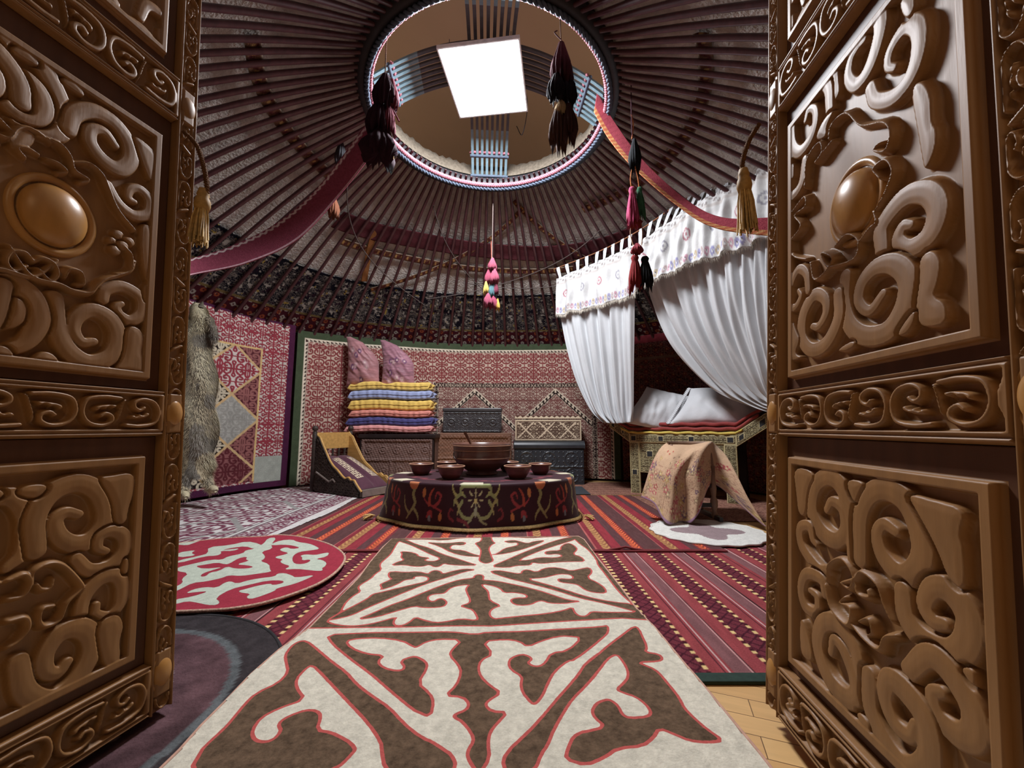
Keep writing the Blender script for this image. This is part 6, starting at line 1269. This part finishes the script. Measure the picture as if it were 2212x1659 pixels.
tag(MB().tube(catmull(np.array([at(*p) for p in ROPE]), 10), .007, 6).build('curtain_rope', mk('rope_brown', (150, 96, 60), rough=.8, ns=200, na=.4), smooth=True), 'thin brown rope strung between roof poles, carrying the white bed curtains', 'rope')
curtain('white bed curtain on the left with an embroidered valance, hanging straight', [[(1207, 600, 4.7), (1290, 565, 4.4), (1372, 530, 4.0)], [(1211, 685, 4.68), (1290, 668, 4.42), (1371, 650, 4.1)], [(1238, 800, 4.62), (1305, 800, 4.46), (1370, 790, 4.25)], [(1272, 880, 4.56), (1318, 885, 4.46), (1369, 880, 4.34)], [(1302, 913, 4.50), (1332, 915, 4.44), (1366, 912, 4.36)]], 5, .026,
        [(1205, 606, 4.7), (1290, 572, 4.4), (1372, 532, 4.0)], [(1204, 682, 4.68), (1290, 664, 4.4), (1372, 640, 4.05)], 9, ROPE[:3], 3)
curtain('white bed curtain on the right with an embroidered valance, swept aside behind the door leaf', [[(1376, 530, 3.98), (1490, 455, 3.55), (1590, 395, 3.2), (1665, 350, 2.9)], [(1405, 640, 4.0), (1500, 590, 3.6), (1590, 545, 3.25), (1668, 500, 2.95)], [(1452, 745, 4.0), (1535, 715, 3.65), (1605, 685, 3.35), (1672, 650, 3.05)], [(1530, 830, 3.9), (1595, 818, 3.65), (1640, 800, 3.4), (1680, 780, 3.2)], [(1610, 872, 3.75), (1645, 862, 3.6), (1665, 850, 3.45), (1688, 838, 3.3)], [(1668, 890, 3.6), (1680, 880, 3.5), (1690, 872, 3.42), (1700, 866, 3.35)]], 8, .030,
        [(1376, 532, 3.98), (1490, 455, 3.55), (1590, 398, 3.2), (1660, 355, 2.9)], [(1366, 634, 3.98), (1480, 578, 3.55), (1590, 545, 3.2), (1660, 515, 2.9)], 15, ROPE[2:], 5)
# ================================================================== DRAPED CRADLE
cw = thing('wooden_cradle', 'dark wooden cradle with turned legs, almost hidden by the beige embroidered cloth', 'cradle', (1.52, 3.2, .03))
M_turn = mk('turned_wood', (134, 104, 84), rough=.5, ns=12, na=.25)
X0, X1, Y0, Y1 = 1.32, 1.60, 3.20, 3.44
for x in (X0, X1):
    for y in (Y0, Y1): MB().lathe([(.018, .03), (.026, .06), (.016, .09), (.028, .13), (.028, .17), (.016, .2), (.024, .26), (.018, .32), (.02, .44)], (x, y, 0), 16).build('leg', M_turn, cw, smooth=True)
    MB().tube(catmull([(x, Y0, .42), (x, Y0 + .03, .54), (x, (Y0 + Y1) / 2, .595), (x, Y1 - .03, .54), (x, Y1, .42)], 6), .016, 8).build('hoop', M_turn, cw, smooth=True)
    MB().box((x - .014, Y0 - .1, .028), (x + .014, Y1 + .1, .06)).build('rocker', M_dkwood2, cw)
for z in (.12, .27):
    for y in (Y0, Y1): MB().box((X0, y - .012, z), (X1, y + .012, z + .03)).build('rail', M_dkwood2, cw)
MB().box((X0, Y0, .27), (X1, Y1, .29)).build('bottom_board', M_dkwood2, cw); MB().tube([(X0 - .02, (Y0 + Y1) / 2, .612), (X1 + .02, (Y0 + Y1) / 2, .612)], .018, 8).build('top_bar', M_turn, cw, smooth=True)
q5 = lambda x, y, Y: at(1260 + x / 3.95, 780 + y / 3.95, Y)
net = [[(735, 686, 3.38), (830, 694, 3.36), (930, 700, 3.34), (1020, 694, 3.32), (1085, 686, 3.30), (1110, 700, 3.32), (1150, 735, 3.36)],
       [(660, 740, 3.30), (760, 770, 3.18), (860, 790, 3.14), (950, 770, 3.12), (1050, 735, 3.14), (1110, 800, 3.24), (1225, 815, 3.24)],
       [(580, 880, 3.28), (670, 930, 3.14), (770, 950, 3.06), (850, 960, 3.08), (980, 930, 3.06), (1105, 930, 3.20), (1310, 970, 3.12)],
       [(525, 1050, 3.28), (630, 1100, 3.14), (745, 1150, 3.03), (840, 1160, 3.09), (1010, 1090, 3.02), (1110, 1000, 3.22), (1410, 1180, 3.02)],
       [(492, 1160, 3.28), (600, 1215, 3.14), (712, 1385, 3.0), (850, 1405, 3.07), (990, 1300, 3.0), (1112, 1050, 3.22), (1565, 1432, 2.93)]]
P = surf(np.array([[q5(*p) for p in r] for r in net]), 90, 130); bk = P[:1] + np.linspace(1, 0, 14)[:, None, None, None].reshape(14, 1, 1) * np.array([.10, .34, -.20]); bk[:, :, 2] += .05 * np.sin(np.linspace(0, PI, 14))[:, None]
P = np.concatenate([bk[:-1], P]); n, m = P.shape[:2]; v = np.clip((np.arange(n) - 13) / (n - 14), 0, 1)[:, None] * np.ones((1, m)); u = np.linspace(0, 1, m)[None] * np.ones((n, 1))
P = P + np.array([0, -1.0, 0]) * (.012 * np.sin(u * 30 + v * 3) * v)[..., None]
P[..., 2] = np.maximum(P[..., 2], ZUP + .022)
A = np.zeros((n, m, 3)); A[:] = lin((196, 158, 122)); pat = v > .36 + .1 * np.sin(u * 9)
d = horns(u * 1.4, v, .19, 1.2); paint(A, pat & (d > .02), (166, 124, 96))
pal = [(170, 70, 72), (186, 150, 84), (122, 90, 104), (150, 120, 90), (190, 96, 96)]; rg = np.random.default_rng(31)
for k in range(120):
    cu_, cv_ = rg.random(), rg.uniform(.38, 1.0); q = np.hypot((u - cu_) * 1.5, (v - cv_)); an_ = np.arctan2(v - cv_, (u - cu_) * 1.5); rr0 = rg.uniform(.022, .055); fl_ = q < rr0 * (.7 + .3 * np.cos(5 * an_ + k)); A[fl_] = lin(pal[k % 5]); A[q < rr0 * .3] = lin((214, 190, 140))
for k, (cu_, cv_) in enumerate([(.12, .27), (.16, .30), (.18, .25), (.24, .33), (.30, .31), (.36, .34)]): A[np.hypot((u - cu_) * 1.5, v - cv_) < .014] = lin((176, 76, 60) if k < 3 else (140, 104, 80))
A[v > .975] = lin((150, 112, 140))
ct = thing('cradle_cloth', 'beige flower-embroidered cloth draped over the cradle in front of the bed', 'cloth', (1.5, 3.2, .4))
solid(grid('cloth', P, mk('beige_cloth', attr='Col', rough=.85, ns=30, na=.1, bump=.3, bs=110, sheen=.1), ct, attrs={'Col': A}), .004, 0)
# ================================================================== ANIMAL PELT ON THE LEFT
pz = [(428, 655, 3.72, .03, .02), (430, 672, 3.70, .07, .035), (432, 700, 3.70, .105, .05), (428, 745, 3.68, .115, .06), (426, 800, 3.66, .14, .065), (426, 860, 3.65, .150, .07), (426, 920, 3.64, .150, .07), (426, 975, 3.64, .140, .065), (428, 1010, 3.64, .115, .055), (430, 1030, 3.64, .07, .04)]
ps = np.array([at(a, b, c) for a, b, c, _, _ in pz]); pr_ = np.array([p[3:] for p in pz]); pt = catmull(np.concatenate([ps, pr_], 1), 6); k = 28; th = np.linspace(0, 2 * PI, k, endpoint=False); rg = np.random.default_rng(5)
side = np.array([.78, .62, 0]); fw = np.array([.62, -.78, 0])
B = np.array([p[:3] + side * (p[3] * np.cos(th) * (1 + .14 * np.sin(i * .55 + th * 2)))[:, None] + fw * (p[4] * np.sin(th) * (1 + .2 * np.sin(i * .4 + th * 3)))[:, None] for i, p in enumerate(pt)])
pelt = thing('animal_pelt', 'grey-brown furry animal pelt with pale paws hanging at the left wall', 'pelt', ps[-1] * np.array([1, 1, 0]))
M_hide = mk('hide', (112, 104, 88), rough=.95, ns=12, na=.4, bump=.6, bs=40, spec=.1); M_fur = mk('fur', attr='Col', rough=.8, ns=10, na=.25, spec=.2); M_paw = mk('pale_paw', (196, 182, 146), rough=.9, ns=20, na=.25, bump=.4, bs=80)
grid('skin', B, M_hide, pelt, cv=True)
legs = [([(412, 985, 3.63), (402, 1030, 3.58), (398, 1058, 3.56), (402, 1074, 3.50)], .05), ([(440, 985, 3.66), (446, 1025, 3.70), (452, 1048, 3.66), (466, 1060, 3.60)], .055), ([(404, 705, 3.62), (398, 760, 3.60), (396, 800, 3.6)], .045), ([(450, 690, 3.72), (462, 720, 3.70), (463, 745, 3.68)], .045)]
fur_pts = []; 
for i, (pp, r) in enumerate(legs):
    c = catmull(np.array([at(*p) for p in pp]), 8); rr = np.linspace(r, r * .42, len(c)); rr[-6:] = r * .55
    MB().tube(c[:-5], rr[:-5], 10).build('leg_skin', M_hide, pelt, smooth=True)
    if i < 2: MB().tube(c[-7:] + (c[-1] - c[-2]) * .3, np.array([.42, .5, .6, .62, .6, .5, .25]) * r, 10).build('paw', M_paw, pelt, smooth=True)
    for q, r_ in zip(c[:-4], rr): fur_pts.append((q, r_))
# ears and muzzle of the hanging head
MB().tube(catmull([at(424, 664, 3.70), at(421, 652, 3.70)], 4), np.linspace(.026, .006, 5), 8).build('ear', M_hide, pelt, smooth=True); MB().tube(catmull([at(434, 664, 3.70), at(438, 651, 3.70)], 4), np.linspace(.026, .006, 5), 8).build('ear', M_hide, pelt, smooth=True)
nf = 26000; bi = rg.integers(0, B.shape[0], nf); bj = rg.integers(0, k, nf); t1, t2 = rg.random(nf), rg.random(nf); b1 = B[bi, bj] * (1 - t1)[:, None] + B[np.minimum(bi + 1, B.shape[0] - 1), bj] * t1[:, None]; b2 = B[bi, (bj + 1) % k] * (1 - t1)[:, None] + B[np.minimum(bi + 1, B.shape[0] - 1), (bj + 1) % k] * t1[:, None]
base = b1 * (1 - t2)[:, None] + b2 * t2[:, None]; nrm = base - pt[bi, :3]; nrm[:, 2] *= .2; nrm /= np.linalg.norm(nrm, axis=1)[:, None] + 1e-9
lb, ln_ = [], []
for q, r_ in fur_pts:
    for _ in range(160):
        v = rg.normal(0, 1, 3); v /= np.linalg.norm(v); lb.append(q + v * r_ * .9 + rg.normal(0, .008, 3)); ln_.append(v)
base = np.concatenate([base, np.array(lb)]); nrm = np.concatenate([nrm, np.array(ln_)]); nf = len(base)
L_ = rg.uniform(.018, .045, nf)[:, None]; tip = base + nrm * L_ * .55 + np.array([0, 0, -1.0]) * L_ * .8 + rg.normal(0, .006, (nf, 3)); wd = np.cross(nrm, [0, 0, 1.0]); wd /= np.linalg.norm(wd, axis=1)[:, None] + 1e-9; wd *= .0016
V = np.stack([base - wd, base + wd, tip], 1).reshape(-1, 3); tone = vnoise(base[:, 2] * 1.0, base[:, 0] + base[:, 1], 7, 3)
cA = np.where((tone > .58)[:, None], lin((226, 214, 178)), np.where((tone < .36)[:, None], lin((150, 142, 130)), lin((204, 188, 154)))); A = np.repeat(cA * rg.uniform(.75, 1.25, (nf, 1)), 3, 0)
raw('fur', V, np.arange(nf * 3).reshape(-1, 3), M_fur, pelt, attrs={'Col': A}, smooth=False)['kind'] = 'stuff'

mt = thing('dark_mat', 'small dark grey mat on the floor right of the round table', 'mat', (.70, 4.6, .014))
bevel(MB().box((.62, 4.40, .015), (.86, 4.95, .022)).build('mat_body', mk('mat_grey', (58, 62, 68), rough=.9, ns=60, na=.2), mt), .003)
